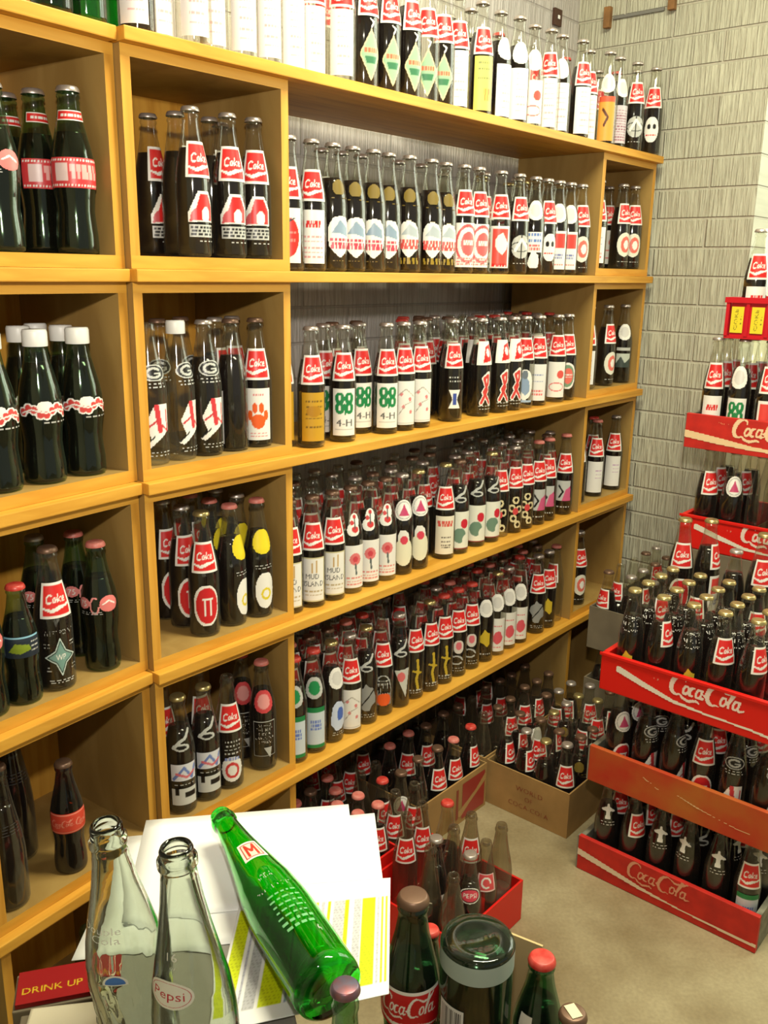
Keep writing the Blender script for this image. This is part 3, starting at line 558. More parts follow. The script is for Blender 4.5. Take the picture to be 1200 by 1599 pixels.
def bottle(loc, face, label, group, body=None, neck='coke', fill='full', cap='cap_silver', kind='nr', h=.228, r=.0275, glass='glass', tilt=None, name=None, wrap=None, flip=False, lvl=None):
    nm = name or {'full': 'cola_bottle', 'clear': 'empty_bottle', 'pink': 'soda_bottle', 'half': 'cola_bottle'}[fill]
    o = empty(nm, loc, face, label, 'bottle', group)
    if tilt: o.rotation_mode = 'XYZ'; o.rotation_euler = (tilt[0], tilt[1], face)
    link('glass', glass_mesh(kind, h, r, glass), o)
    if fill in ('full', 'half', 'pink'):
        lv = lvl or {'full': .735, 'half': .5, 'pink': .2}[fill]
        link('drink', fill_mesh(kind, h, r, lv, 'cola' if fill != 'pink' else 'pinkdrink'), o)
    if cap: link('cap', cap_mesh(h, r, cap, kind), o).location = (0, 0, h+.0006)
    if neck:
        z0, z1, hf = (.535, .775, .95) if kind == 'nr' else (.78, .86, 1.2)
        if neck == 'red3': z0, z1 = .80, .86
        if neck == 'G': z0, z1 = .54, .73
        link('neck_label', patch_mesh(kind, h, r, NECK[neck], 'n'+neck, z0, z1, hf), o)
    if body:
        tall = body.startswith('tall') or body in ('diamond',)
        z0, z1, hf = (.06, .47, .88)
        if tall: z0, z1, hf = .05, .52, .8
        if body == 'text': z0, z1 = .1, .5
        link('body_label', patch_mesh(kind, h, r, BODY[body], 'b'+body, z0, z1, hf), o)
    if wrap:
        z0, z1 = {'circus': (.40, .58), 'christmas': (.40, .56), 'pinklogo': (.46, .62), 'band': (.40, .585), 'lime': (.42, .60), 'script': (.36, .56), 'blacktext': (.5, .66)}[wrap]
        link('body_label', patch_mesh(kind, h, r, WRAP[wrap], 'w'+wrap, z0, z1, 1.35), o)
    return o
DESC = dict(barn='a red barn picture', tomato='a round red tomato label', tart='a white label with red print', bear='a blue and red map label', beargold='a grey and red label over gold print',
 redarch='a red arch on white label', small='a small blue and red label', redwhite='a red and white label', globe='a grey globe print', grid='a white grid label', mask='a white mask print', halfred='a half red half white label',
 circle='a pale circle print', clover='a green four-leaf clover label', yellow='a yellow paper label', floral='a pale floral label', blue='a small blue and white print', ribbon='a crossed red ribbon print', woman='a pale blue figure print',
 whiteblue='a white and blue label', pink='a pale pink label', wreath='a green wreath circle', lake='a grey lake scene', paw='an orange paw label', dog='a red and white collage', tee='a red circle label', bell='a white and yellow bell print',
 mud='an island name label', rose='a pink rose label', heartrose='a cream rose oval', card='a cream text card label', leaf='a heart and leaf label', circles='a chain of small circles', bwpink='a grey and pink print', redcirc='a red ring label',
 white='a plain white label', city='a city skyline print', textred='grey text above a red ring', text='a boxed white text', greenlab='a green edged white label', bluewhite='a blue and white patch', knight='a grey knight print', ball='an orange basketball print',
 pinktri='a pale pink pennant', yknight='a yellow figure print', swirl='a pink and grey swirl', yblob='a yellow animal print', heart='a pink heart label', diamond='a green diamond label', tallwhite='a tall white label', tallyellow='a tall yellow label',
 tallorange='a tall orange label', woven='a dull woven label', point='a grey star emblem', circus='a red banner label', christmas='a red and white script', pinklogo='pink logo letters', band='a red band label', lime='a dark label with a lime', script='a red script label', blacktext='small grey print')
ORD = ['first', 'second', 'third', 'fourth', 'fifth', 'sixth', 'seventh', 'eighth', 'ninth', 'tenth', 'eleventh', 'twelfth', 'thirteenth', 'fourteenth', 'fifteenth', 'sixteenth', 'seventeenth', 'eighteenth', 'nineteenth', 'twentieth', 'twenty-first', 'twenty-second', 'twenty-third', 'twenty-fourth', 'twenty-fifth', 'twenty-sixth', 'twenty-seventh', 'twenty-eighth', 'twenty-ninth', 'thirtieth', 'thirty-first', 'thirty-second', 'thirty-third', 'thirty-fourth', 'thirty-fifth', 'thirty-sixth', 'thirty-seventh', 'thirty-eighth', 'thirty-ninth', 'fortieth']
def face_cam(p, rot=0):
    l = math.hypot(p.x, p.y) or 1; return math.atan2(-p.x/l, p.y/l)+math.radians(rot)
def relax(items, frame_, bounds, gap=.0008):
    o, ud, nd = (E0, UD, ND) if frame_ == 'S' else (K0, KD, KN)
    q = [[(Vector(i['p'])-o).dot(ud), (Vector(i['p'])-o).dot(nd)] for i in items]
    jr = random.Random(3)
    for it in range(1500):
        mv = 0
        for i in range(len(q)):
            for j in range(i+1, len(q)):
                dx, dy = q[j][0]-q[i][0], q[j][1]-q[i][1]; d = math.hypot(dx, dy); m_ = items[i]['r']+items[j]['r']+gap
                if d < m_:
                    if d < 1e-6: dx, dy, d = .001, .001, .0014
                    s_ = (m_-d)/2/d*1.05; q[i][0] -= dx*s_; q[i][1] -= dy*s_; q[j][0] += dx*s_; q[j][1] += dy*s_; mv = 1
                    if 40 < it < 1300: q[i][0] += jr.uniform(-.0015, .0015); q[i][1] += jr.uniform(-.0015, .0015)
        for i, k in enumerate(q):
            rr = items[i]['r']+.0006
            k[0] = min(max(k[0], bounds[0]+rr), bounds[1]-rr); k[1] = min(max(k[1], bounds[2]+rr), bounds[3]-rr)
        if not mv: break
    for i, k in enumerate(q): items[i]['p'] = o+ud*k[0]+nd*k[1]; items[i]['uv'] = k
FILLW = {'full': 'cola bottle', 'clear': 'clear empty bottle', 'pink': 'pinkish soda bottle', 'half': 'half full cola bottle'}
CAPW = {'cap_silver': 'silver capped', 'cap_gold': 'gold capped', 'cap_red': 'red capped', 'cap_pink': 'pink capped', 'cap_white': 'white capped', 'cap_brown': 'brown capped', None: 'open'}
DROP = set([0, 4, 41, 47, 176, 177, 178, 266, 354, 355, 356, 357, 358, 359, 360, 372, 378, 379, 380, 381, 382, 383, 384, 390, 396, 402, 407, 408, 453, 454, 509, 510, 512, 513, 520, 539, 540, 541, 542, 543, 544, 545, 546, 547, 548, 550, 551, 552, 553, 556, 557, 558, 563]); REST = set([34, 39, 43, 46, 49, 55, 85, 86, 87, 88, 89, 90, 91, 92, 93, 94, 95, 96, 97, 137, 145, 147, 149, 152, 154, 155, 156, 157, 158, 159, 160, 161, 188, 189, 214, 221, 232, 240, 246, 249, 251, 252, 253, 268, 269, 270, 282, 286, 293, 297, 305, 308, 309, 313, 316, 317, 320, 321, 324, 325, 329, 336, 349, 350, 351, 352, 353, 373, 374, 375, 376, 377, 401, 412, 413, 414, 418, 419, 420, 424, 425, 426, 430, 431, 432, 435, 436, 437, 438, 441, 442, 443, 444, 451, 452, 516, 517, 518, 521, 522, 523, 549, 555, 562])      #LISTS
SEQ = [0]; rest_parts = []
def keep(items, z):
    out = []
    for it in items:
        n_ = SEQ[0]; SEQ[0] += 1; it['seq'] = n_
        if n_ in DROP: continue
        if n_ in REST: rest_parts.append((it, z)); continue
        out.append(it)
    return out
def mklabel(it, b_, pos, rn, where):
    if it.get('neck') in ('oval', 'rbox'): b_ = it['neck']; DESC.update(oval='a red oval name label', rbox='a small red square print')
    fw = FILLW[it.get('fill', 'full')]; ds = DESC[b_] if b_ else ''
    if ds.startswith('a ') or ds.startswith('an '): ds = ds.split(' ', 1)[1]
    if where.startswith('in '): where = where[3:]
    head = f'{fw} with {ds}' if b_ else CAPW[it.get('cap', 'cap_silver')]+' '+fw
    if len((head+' '+pos+' '+rn+' '+where).split()) > 16: head = head.replace('cola bottle with', 'bottle with').replace('clear empty', 'empty').replace('half full', 'half-full')
    if len((head+' '+pos+' '+rn+' '+where).split()) > 16: pos = pos.replace(' from left', '')
    return f"{head}, {pos}{', '+rn if rn else ''}, {where}"
def place(items, z, where, group, bounds, frame_='S', tiltr=0):
    for it in items: it.setdefault('r', .0275); it.setdefault('h', .228)
    relax(items, frame_, bounds)
    items = keep(items, z)
    vs = sorted(it['uv'][1] for it in items)
    # rows by depth, then ordinal from the left within the row
    rowsd = {}
    for it in items:
        k = int(round((it['uv'][1]-vs[0])/.058)) if len(items) > 12 else (0 if len(items) < 6 else (0 if it['uv'][1] < (bounds[2]+bounds[3])/2 else 1))
        rowsd.setdefault(k, []).append(it)
    ks = sorted(rowsd)
    for n_, k in enumerate(ks):
        rn = '' if len(ks) == 1 else ('front row' if n_ == 0 else ('back row' if n_ == len(ks)-1 else ORD[n_]+' row'))
        L_ = sorted(rowsd[k], key=lambda t: t['p'].x/t['p'].y)
        for i, it in enumerate(L_):
            pos = 'only one' if len(L_) == 1 and len(ks) == 1 else ('leftmost' if i == 0 else ('rightmost' if i == len(L_)-1 else ORD[i]+' from left'))
            if len(L_) == 1 and len(ks) > 1: pos = 'alone'
            b_ = it.get('body') or it.get('wrap')
            lab = mklabel(it, b_, pos, rn, where)
            kw = {a: c_ for a, c_ in it.items() if a in ('body', 'neck', 'fill', 'cap', 'kind', 'h', 'r', 'glass', 'wrap', 'lvl', 'name')}
            p = Vector((it['p'].x, it['p'].y, z))
            tl = (random.uniform(-tiltr, tiltr), random.uniform(-tiltr, tiltr)) if tiltr else None
            bottle(p, face_cam(p, it.get('rot', 0)), lab, group, tilt=tl, **kw)['seq'] = it['seq']
def S(x, v, body=None, rot=0, y=400, fr='S', **k):          # a bottle standing at depth v along image column x
    d = dict(p=at_v(x, y, v, fr), body=body, rot=rot); d.update(k); return d
def T(x, y, zc, body=None, rot=0, **k):                     # a bottle whose cap top is seen at x, y and stands zc above the floor
    q = at_z(x, y, zc); d = dict(p=Vector((q.x, q.y)), body=body, rot=rot); d.update(k); return d
def UKb(u_, v_, body=None, rot=0, **k): return dict(dict(p=K0+KD*u_+KN*v_, body=body, rot=rot), **k)
def UVb(u_, v_, body=None, rot=0, **k): return dict(dict(p=E0+UD*u_+ND*v_, body=body, rot=rot), **k)
def Bz(x, y, z, body=None, rot=0, **k):                     # a bottle whose base front edge is seen at x, y
    q = at_z(x, y, z); l = math.hypot(q.x, q.y); q = q*(1+.027/l); return dict(dict(p=Vector((q.x, q.y)), body=body, rot=rot), **k)
CL = dict(fill='clear')
R_ = .0275
# ---- top of the shelves
zt = ZL[0]+PT+.0004
place([S(12, .06, y=10, fr='K', glass='brown', fill='clear', neck=None, cap='cap_brown'), S(50, .05, 'tallorange', 10, y=15, fr='K', glass='brown', fill='clear', neck=None, cap='cap_brown'),
       S(88, .04, y=20, fr='K', glass='green', fill='clear', neck=None), S(120, .04, y=25, fr='K', glass='green', fill='clear', neck=None), S(150, .05, y=25, fr='K', glass='green', fill='clear', neck=None), S(172, .03, y=30, fr='K', glass='green', fill='clear', neck=None)],
      zt, 'on top of the left edge boxes', 'bottles on top of the left edge boxes', (-.02, .31, -.02, .26), 'K')
tw = 'tallwhite'
top = [S(198, .09, y=40, glass='green', neck=None, **CL), S(226, .03, tw, -10, y=45), S(252, .04, tw, 25, y=60), S(290, .03, tw, 5, y=70, **CL), S(330, .03, tw, 8, y=80, **CL), S(371, .03, tw, 12, y=90, **CL), S(413, .03, tw, 10, y=95, **CL),
       S(458, .05, tw, 20, y=110, **CL), S(488, .05, tw, 18, y=115, **CL), S(526, .03, tw, 5, y=120, **CL), S(568, .03, 'diamond', 30, y=130), S(603, .03, 'diamond', 28, y=140), S(636, .03, 'diamond', 32, y=150), S(664, .035, 'diamond', 10, y=155, **CL), S(688, .035, 'diamond', 10, y=160),
       S(710, .04, tw, 10, y=165), S(731, .08, None, 60, y=168, neck=None), S(748, .03, 'tallyellow', 20, y=170), S(776, .04, tw, 38, y=180, neck='white'), S(805, .03, tw, 15, y=185, neck='white'), S(830, .04, 'pink', 10, y=190, neck='white', **CL), S(852, .03, tw, 0, y=195, **CL), S(871, .035, tw, 5, y=198, neck='white'),
       S(902, .02, tw, 25, y=205), S(920, .05, tw, 20, y=210), S(938, .03, 'tallorange', 0, y=214, neck='white', **CL), S(960, .03, 'woven', 35, y=218, neck='white'), S(987, .02, 'globe', 15, y=222), S(1003, .06, 'globe', 20, y=225), S(1016, .015, 'mask', 0, y=230)]
back = []
for x in list(range(470, 560, 32))+list(range(700, 1010, 26)): back.append(S(x+random.uniform(-3, 3), .15, None, random.uniform(0, 70), y=150, cap=random.choice(['cap_silver', 'cap_red', None]), **(CL if random.random() < .6 else {})))
place(top+back, zt, 'atop the shelves', 'bottles standing on top of the shelves', (-.005, 1.765, -.02, .25))
# ---- row one (highest openings)
w1 = ZL[1]+PT
BB = (.0175, .3085, .004, .25)
cc = dict(wrap='circus', neck='red3', kind='contour', h=.228, r=.031, glass='glass_green')
place([UKb(.140, .036, wrap='pinklogo', neck=None, kind='contour', glass='glass_green', h=.215, r=.030), UKb(.245, .162, rot=25, **cc), UKb(.248, .098, rot=30, **cc), UKb(.262, .036, rot=8, **cc), UKb(.18, .12, rot=20, **cc)],
      w1+BT+.0008, 'in left edge box, top row', 'red banner contour bottles', (.0175, .297, .004, .25), 'K')
B2_ = (.0175, .3085, .004, .249)
place([S(247, .14, 'barn', 45), S(277, .10, None, 85), S(305, .034, 'barn', 32), S(335, .094, None, 80), S(369, .034, 'barn', 18), S(409, .034, 'barn', 8), S(390, .12, None, 10)],
      w1+BT+.0008, 'in second stack top box', 'bottles in the top box of the second stack', B2_)
MID = (.3275, 1.446, .0, .262)
g = 'bottles on the {} open middle shelf'
r1 = [S(458, .02, 'tomato', -5), S(487, .01, 'tart', 5), S(508, .10, 'woven', 10), S(524, .03, 'bear', 30, neck='gold'), S(549, .03, 'bear', 15, neck='gold'), S(579, .03, 'bear', 5, neck='gold'), S(609, .03, 'bear', 5, neck='gold'), S(645, .0, 'beargold', 5, neck='gold'), S(675, .02, 'beargold', 15, neck='gold'), S(703, .03, 'beargold', 25, neck='gold'),
      S(727, .01, 'redarch', 20), S(751, .01, 'redarch', 22), S(769, .05, 'small', 15), S(785, .02, 'redwhite', 10, **CL), S(802, .09, None, 60), S(816, .01, 'globe', 25), S(842, .01, 'grid', 10, neck='white'), S(859, .02, 'mask', 30), S(876, .01, 'halfred', 8, neck='white'), S(894, .01, 'halfred', 10, neck='white'), S(913, .005, 'circle', 22)]
bk = [S(x, v, None, random.uniform(-30, 60), cap=random.choice(['cap_silver', None, 'cap_gold'])) for v in (.11, .17) for x in (690, 725, 748, 812, 835, 862, 885)]
bk += [S(x, .1, None, 70, neck=None) for x in (530, 560, 620, 655)]
place(r1+bk, w1+.0006, 'upper middle shelf', g.format('highest'), MID)
NB = (1.4645, 1.745, .004, .249)
place([S(936, .02, 'whiteblue', 5), S(944, .10, 'pink', 20), S(967, .03, 'circle', 35), S(997, .02, 'circle', 15)], w1+BT+.0008, 'in top box by brick wall', 'bottles in the top box by the brick wall', NB)
# ---- row two
w2 = ZL[2]+PT
pk = dict(kind='contour', wrap='christmas', neck=None, cap='cap_white', h=.222, r=.0315, glass='glass_green', lvl=.80)
place([S(22, .006, fr='K', rot=10, y=770, **pk), S(92, .006, fr='K', rot=12, y=755, **pk), S(155, .006, fr='K', rot=15, y=745, **pk), S(45, .12, fr='K', y=700, **pk), S(80, .15, fr='K', y=700, **pk), S(112, .11, fr='K', y=700, **pk)],
      w2+BT+.0008, 'in left edge box, second row', 'white capped contour bottles', (.0175, .297, .004, .25), 'K')
place([S(248, .004, 'dog', 20, y=728, neck='G', cap=None, **CL), S(292, .006, 'dog', 45, y=722, neck='G', cap='cap_white', **CL), S(334, .006, 'dog', 25, y=712, neck='G'), S(345, .09, None, 60, y=690), S(379, .02, 'white', -85, y=695, neck=None, cap='cap_brown'), S(411, .006, 'paw', 5, y=697, cap='cap_brown'),
       S(255, .1, None, 0, y=690, neck='G', cap='cap_brown', **CL), S(290, .13, None, 50, y=690, neck='G', cap='cap_brown', **CL), S(372, .1, None, 20, y=690)],
      w2+BT+.0008, 'in second stack second box', 'bottles in the second box of the second stack', B2_)
r2 = [S(460, .05, 'yellow', 0, y=690, cap='cap_brown', **CL), S(490, .01, 'yellow', 12, y=690), S(517, .07, 'clover', 25, y=680), S(549, .005, 'clover', 8, y=688), S(580, .05, 'clover', 25, y=685), S(604, .01, 'clover', 12, y=683), S(634, .02, 'floral', 15, y=675), S(661, .01, 'floral', 18, y=673), S(686, .10, None, 30, y=655), S(707, .02, 'blue', 20, y=660),
      S(742, .05, 'ribbon', 30, y=655, neck='ribbon'), S(764, .005, 'ribbon', 38, y=658, neck='ribbon'), S(785, .01, 'ribbon', 36, y=652, neck='ribbon'), S(805, .012, 'ribbon', 35, y=648, neck='ribbon'), S(823, .01, 'woman', 10, y=645, **CL), S(840, .02, 'whiteblue', 5, y=640), S(853, .04, 'whiteblue', 15, y=635), S(870, .01, 'pink', 10, y=630, **CL), S(890, .005, 'wreath', 10, y=622)]
bk = [S(x, v, None, random.uniform(-30, 60), y=600, cap=random.choice(['cap_silver', 'cap_brown', 'cap_red', None]), **(CL if random.random() < .25 else {})) for v in (.11, .18) for x in (628, 652, 676, 700, 722, 745, 768, 790, 812, 832, 852)]
bk += [S(x, .1, None, 60, y=600, cap='cap_brown') for x in (520, 560)]
place(r2+bk, w2+.0006, 'second middle shelf', g.format('second highest'), MID)
place([S(920, .02, 'whiteblue', 0, y=600, **CL), S(948, .02, 'circle', 45, y=600), S(982, .02, 'lake', 10, y=590, neck='white')], w2+BT+.0008, 'in second box by brick wall', 'bottles in the second box by the brick wall', NB)
# ---- row three: caps seen from above
w3 = ZL[3]+PT; zc3 = w3+BT+.228
ct = dict(kind='contour', glass='glass_green', neck=None, h=.215, r=.0295)
place([S(98, .02, 'point', 15, y=1055, fr='K', cap='cap_brown', r=.0285), S(180, .006, fr='K', y=1055, wrap='pinklogo', rot=-5, cap='cap_pink', **ct), S(33, .0, fr='K', y=1100, wrap='lime', rot=-10, cap='cap_red', kind='contour', glass='glass_green', neck=None, h=.185, r=.027),
       S(65, .14, fr='K', y=980, wrap='pinklogo', rot=20, **ct), S(135, .11, fr='K', y=980, wrap='pinklogo', rot=30, cap='cap_pink', **ct), S(-15, .02, fr='K', y=1110, wrap='pinklogo', **ct)],
      w3+BT+.0008, 'in left edge box, third row', 'bottles in the third box of the left edge stack', (.0175, .297, .004, .25), 'K')
tee = [UVb(.139, .033, 'tee', 8, cap='cap_gold'), UVb(.139, .091, 'tee', 22), UVb(.139, .149, 'tee', 32), UVb(.139, .207, 'tee', 42), UVb(.075, .207, 'tee', 30), UVb(.078, .149, 'tee', 50)]
bl = [UVb(.268, .033, 'bell', 25, neck='yellow', cap='cap_pink'), UVb(.205, .036, 'bell', 55, neck='yellow', cap='cap_pink'), UVb(.268, .091, None, 30, neck='yellow'), UVb(.205, .094, None, 60, neck='yellow', cap='cap_pink'), UVb(.265, .150, None, 40, neck='yellow'), UVb(.205, .152, None, 60, cap='cap_pink'), UVb(.265, .208, None, 60, neck='yellow'), UVb(.205, .210, None, 60, cap=None, **CL)]
place(tee+bl, w3+BT+.0008, 'in second stack third box', 'bottles in the third box of the second stack', B2_)
yy = lambda x: 955-(x-460)*.355
fr = [(460, 'mud', 5, {}), (487, 'mud', 5, {}), (519, 'mud', 12, {}), (547, 'rose', 25, dict(CL, neck='flor')), (575, 'rose', 15, dict(neck='flor')), (603, 'rose', 15, dict(CL, neck='flor')), (633, 'heartrose', 15, dict(neck='circtri')), (658, 'heartrose', 18, dict(neck='circtri')),
      (700, 'card', 8, {}), (724, 'leaf', 20, dict(neck='script')), (742, 'leaf', 15, dict(neck='script', v=.04)), (771, 'leaf', 30, dict(neck='script')), (793, 'circles', 8, dict(CL)), (809, 'circles', 20, {}), (826, 'circles', 22, {}), (846, 'bwpink', 20, dict(v=.04)), (863, 'bwpink', 8, {}), (880, 'bwpink', 5, dict(v=.03))]
its = []
for x, b_, ro, kw in fr:
    kw = dict(kw); v = kw.pop('v', .008); its.append(S(x, v, b_, ro, y=yy(x), cap=random.choice(['cap_silver', 'cap_gold', 'cap_brown', None]) if x < 840 else 'cap_pink', **kw))
    for m_ in (1, 2, 3):
        if (m_ == 1 and v > .03) or (m_ == 3 and x > 820) or (m_ == 2 and x > 870): continue
        kk = {a: c_ for a, c_ in kw.items() if a == 'fill'}
        if random.random() < .4: kk['fill'] = 'clear'
        its.append(S(x+4+m_*2, v+.061*m_, None, random.uniform(-20, 50), y=yy(x), cap=random.choice(['cap_silver', 'cap_brown', None]), **kk))
its = [i for i in its]
place(its, w3+.0006, 'third middle shelf', g.format('third highest'), MID)
place([S(912, .0, 'redcirc', 0, y=785), S(926, .045, 'redcirc', 8, y=777, cap='cap_red'), S(940, .01, 'white', 8, y=772, cap='cap_pink'), S(957, .03, 'white', 0, y=765)], w3+BT+.0008, 'in third box by brick wall', 'bottles in the third box by the brick wall', NB)
# ---- row four
w4 = ZL[4]+PT; zc4 = w4+BT+.228
place([S(125, .01, y=1360, fr='K', wrap='band', rot=5, cap='cap_brown', kind='contour', neck=None, h=.195, r=.027, glass='brown', lvl=.66), S(28, .13, y=1320, fr='K', wrap='blacktext', cap='cap_brown', kind='tall', neck=None, h=.27, r=.0325), S(-6, .006, y=1360, fr='K', wrap='blacktext', cap='cap_brown', kind='tall', neck=None, h=.24, r=.03)],
      w4+BT+.0008, 'in left edge box, fourth row', 'bottles in the fourth box of the left edge stack', (.0175, .297, .004, .25), 'K')
zf4 = w4+BT
place([Bz(292, 1277, zf4, 'city', 12, neck='script', cap='cap_gold'), Bz(330, 1254, zf4, 'city', 15, neck='script', cap='cap_gold'), Bz(366, 1239, zf4, 'textred', 12, cap=None, lvl=.55), UVb(.268, .092, 'text', 8, neck='pinkdisc', cap='cap_red'), UVb(.272, .034, 'text', 8, neck='pinkdisc', cap='cap_pink'),
       UVb(.165, .10, 'textred', 25, cap=None, lvl=.55), UVb(.09, .11, None, 10, **CL), UVb(.06, .17, None, 20, cap=None, **CL)],
      w4+BT+.0008, 'in second stack fourth box', 'bottles in the fourth box of the second stack', B2_)
yy = lambda x: 1182-(x-470)*.55 if x < 700 else 1060-(x-700)*.54
fr = [(470, 'greenlab', 0, dict(neck='greenb', cap='cap_red')), (496, 'greenlab', 5, dict(neck='greenb', cap='cap_red')), (519, 'bluewhite', 35, dict(neck='white')), (541, 'floral', 10, dict(CL)), (560, 'knight', 10, dict(neck='script')), (586, 'ball', 8, {}), (610, 'pinktri', 20, dict(neck='script', v=.04)), (652, 'yknight', 25, {}), (677, 'yknight', 28, {}), (698, 'yknight', 22, {}), (720, 'swirl', 15, {}), (741, 'swirl', 12, {}), (762, 'yblob', 15, dict(neck='white')),
      (784, 'heart', 8, dict(CL, neck='white')), (800, 'heart', 15, dict(CL, neck='white')), (817, 'heart', 10, dict(neck='white')), (833, 'yblob', 15, dict(v=.05)), (852, 'knight', 12, {})]
its = []
for x, b_, ro, kw in fr:
    kw = dict(kw); v = kw.pop('v', .008); kw.setdefault('cap', 'cap_red' if x in (698, 720, 741) else random.choice(['cap_silver', 'cap_gold', None])); its.append(S(x, v, b_, ro, y=yy(x), **kw))
    for m_ in (1, 2, 3):
        if (m_ == 1 and v > .03) or (m_ == 3 and x > 820) or (m_ == 2 and x > 870): continue
        its.append(S(x+3+m_, v+.061*m_, None, random.uniform(-30, 40), y=yy(x), cap=random.choice(['cap_silver', 'cap_brown', 'cap_red', 'cap_pink', None]), **(CL if random.random() < .3 else {})))
place(its, w4+.0006, 'fourth middle shelf', g.format('lowest'), MID)
place([S(900, .03, 'circle', 30, y=930)], w4+BT+.0008, 'in fourth box by brick wall', None, NB)

place([T(135, 1448, .2, None, 0, neck=None, kind='contour', glass='glass_green', h=.18, r=.027, fill='half', cap=None)], .0006+BT+.0008, 'in left edge bottom box', None, (.0175, .297, .004, .25), 'K')
# ------------------------------------------------------------------ crates, cartons
def flat_print(name, cvf, key, origin_fn, parent, off):
    me = cached(('flat', key), lambda: grid_mesh(cvf(), origin_fn)); return link(name, me, parent)
CRL = .42; CRW = .285
def crate_print(kind_):
    def mk():
        c = Cv(CRL, .088, 264, 56); cr_ = (236, 214, 186)
        if kind_ == 'plastic':
            c.stroke([(.045, .060), (.10, .044), (.17, .027), (.24, .022), (.33, .020), (.415, .012)], [.016, .014, .009, .006, .006, .009], (236, 226, 208)); script_cola(c, .155, .038, .175, (240, 214, 200), 1.5); c.text('ENJOY', .135, .066, .006, (226, 130, 110), .022)
        elif kind_ == 'wood':
            c.stroke([(.0, .047), (.08, .036), (.16, .025), (.24, .020), (.33, .018), (.42, .018)], [.018, .015, .010, .005, .007, .009], cr_); script_cola(c, .12, .036, .165, (226, 156, 124), 1.15)
        elif kind_ == 'wood_bright':
            c.stroke([(.0, .036), (.09, .026), (.17, .018), (.24, .015), (.42, .020)], [.020, .018, .012, .009, .006], (240, 206, 160)); script_cola(c, .115, .034, .18, (244, 206, 166), 1.5); c.text('ENJOY', .098, .071, .007, (236, 150, 110), .028)
        elif kind_ == 'worn':
            for a, b_, s_ in (((.06, .043), (.095, .037), .0015), ((.13, .062), (.155, .053), .0030), ((.162, .048), (.172, .046), .003), ((.21, .050), (.30, .032), .0040), ((.30, .032), (.38, .026), .003), ((.10, .020), (.13, .018), .0012)):
                c.stroke([a, ((a[0]+b_[0])/2, (a[1]+b_[1])/2-.002), b_], [s_*.5, s_, s_*.5], (230, 190, 140))
        return c
    return mk
def crate(u0, v1, z, kind_, label, length=CRL, print_='wood'):
    # long side faces -u; origin at the far left lower corner (u0, v1), length runs towards -v
    mt = {'plastic': M['red_plastic'], 'wood': M['red_wood'], 'worn': M['worn_wood'], 'shell': M['red_shell']}[kind_]
    r = empty('bottle_crate', P(u0, v1, z), ANG-math.pi/2, label, 'crate', 'soda crates by the right wall')
    # local x runs along -v, local y runs along +u
    H = .088; t = .012
    rim = .0 if kind_ in ('wood', 'worn') else .004
    box_obj('side_board', [((0, 0, 0), (length, t, H))], mt, r, .0015 if not rim else .003)
    box_obj('side_board', [((0, CRW-t, 0), (length, CRW, H))], mt, r, .0015)
    em = M['grey_wood'] if kind_ in ('wood', 'worn') else mt
    box_obj('end_board', [((0 if rim else -.0, t+.0002, 0), (t, CRW-t-.0002, H))], em, r, .0015)
    box_obj('end_board', [((length-t, t+.0002, 0), (length, CRW-t-.0002, H))], em, r, .0015)
    box_obj('crate_bottom', [((t+.0003, t+.0003, 0), (length-t-.0003, CRW-t-.0003, .007))], M['raw_wood'] if not rim else mt, r)
    dv_ = []
    for i in range(1, 6): x = t+(length-2*t)*i/6; dv_.append(((x-.0012, t+.001, .0075), (x+.0012, CRW-t-.001, .045)))
    box_obj('divider', dv_, M['raw_wood'] if kind_ != 'shell' else mt, r)
    if kind_ == 'wood' or kind_ == 'worn':
        box_obj('end_strip', [((-.0035, .001, .001), (-.0003, .013, H-.001))], M['grey_wood'], r)
    if rim: box_obj('rim', [((-.003, -.003, H-.006), (length+.003, -.0003, H+.001))], mt, r, .001)
    if print_:
        flat_print('painted_logo', crate_print(print_), print_, lambda X, Y: (X*length/CRL, -.0008, Y), r, 0)
    return r
ST1U = .905; ST1V = -.360
crate(ST1U, ST1V, .0008, 'wood', 'red wooden soda crate with faded white script, bottom of the front stack on the floor', print_='wood')
crate(ST1U+.006, ST1V-.006, .238, 'worn', 'worn orange red wooden crate, middle of the front stack', print_='worn')
crate(ST1U+.0, ST1V-.018, .4755, 'plastic', 'bright red plastic soda crate with white script, top of the front stack', print_='plastic')
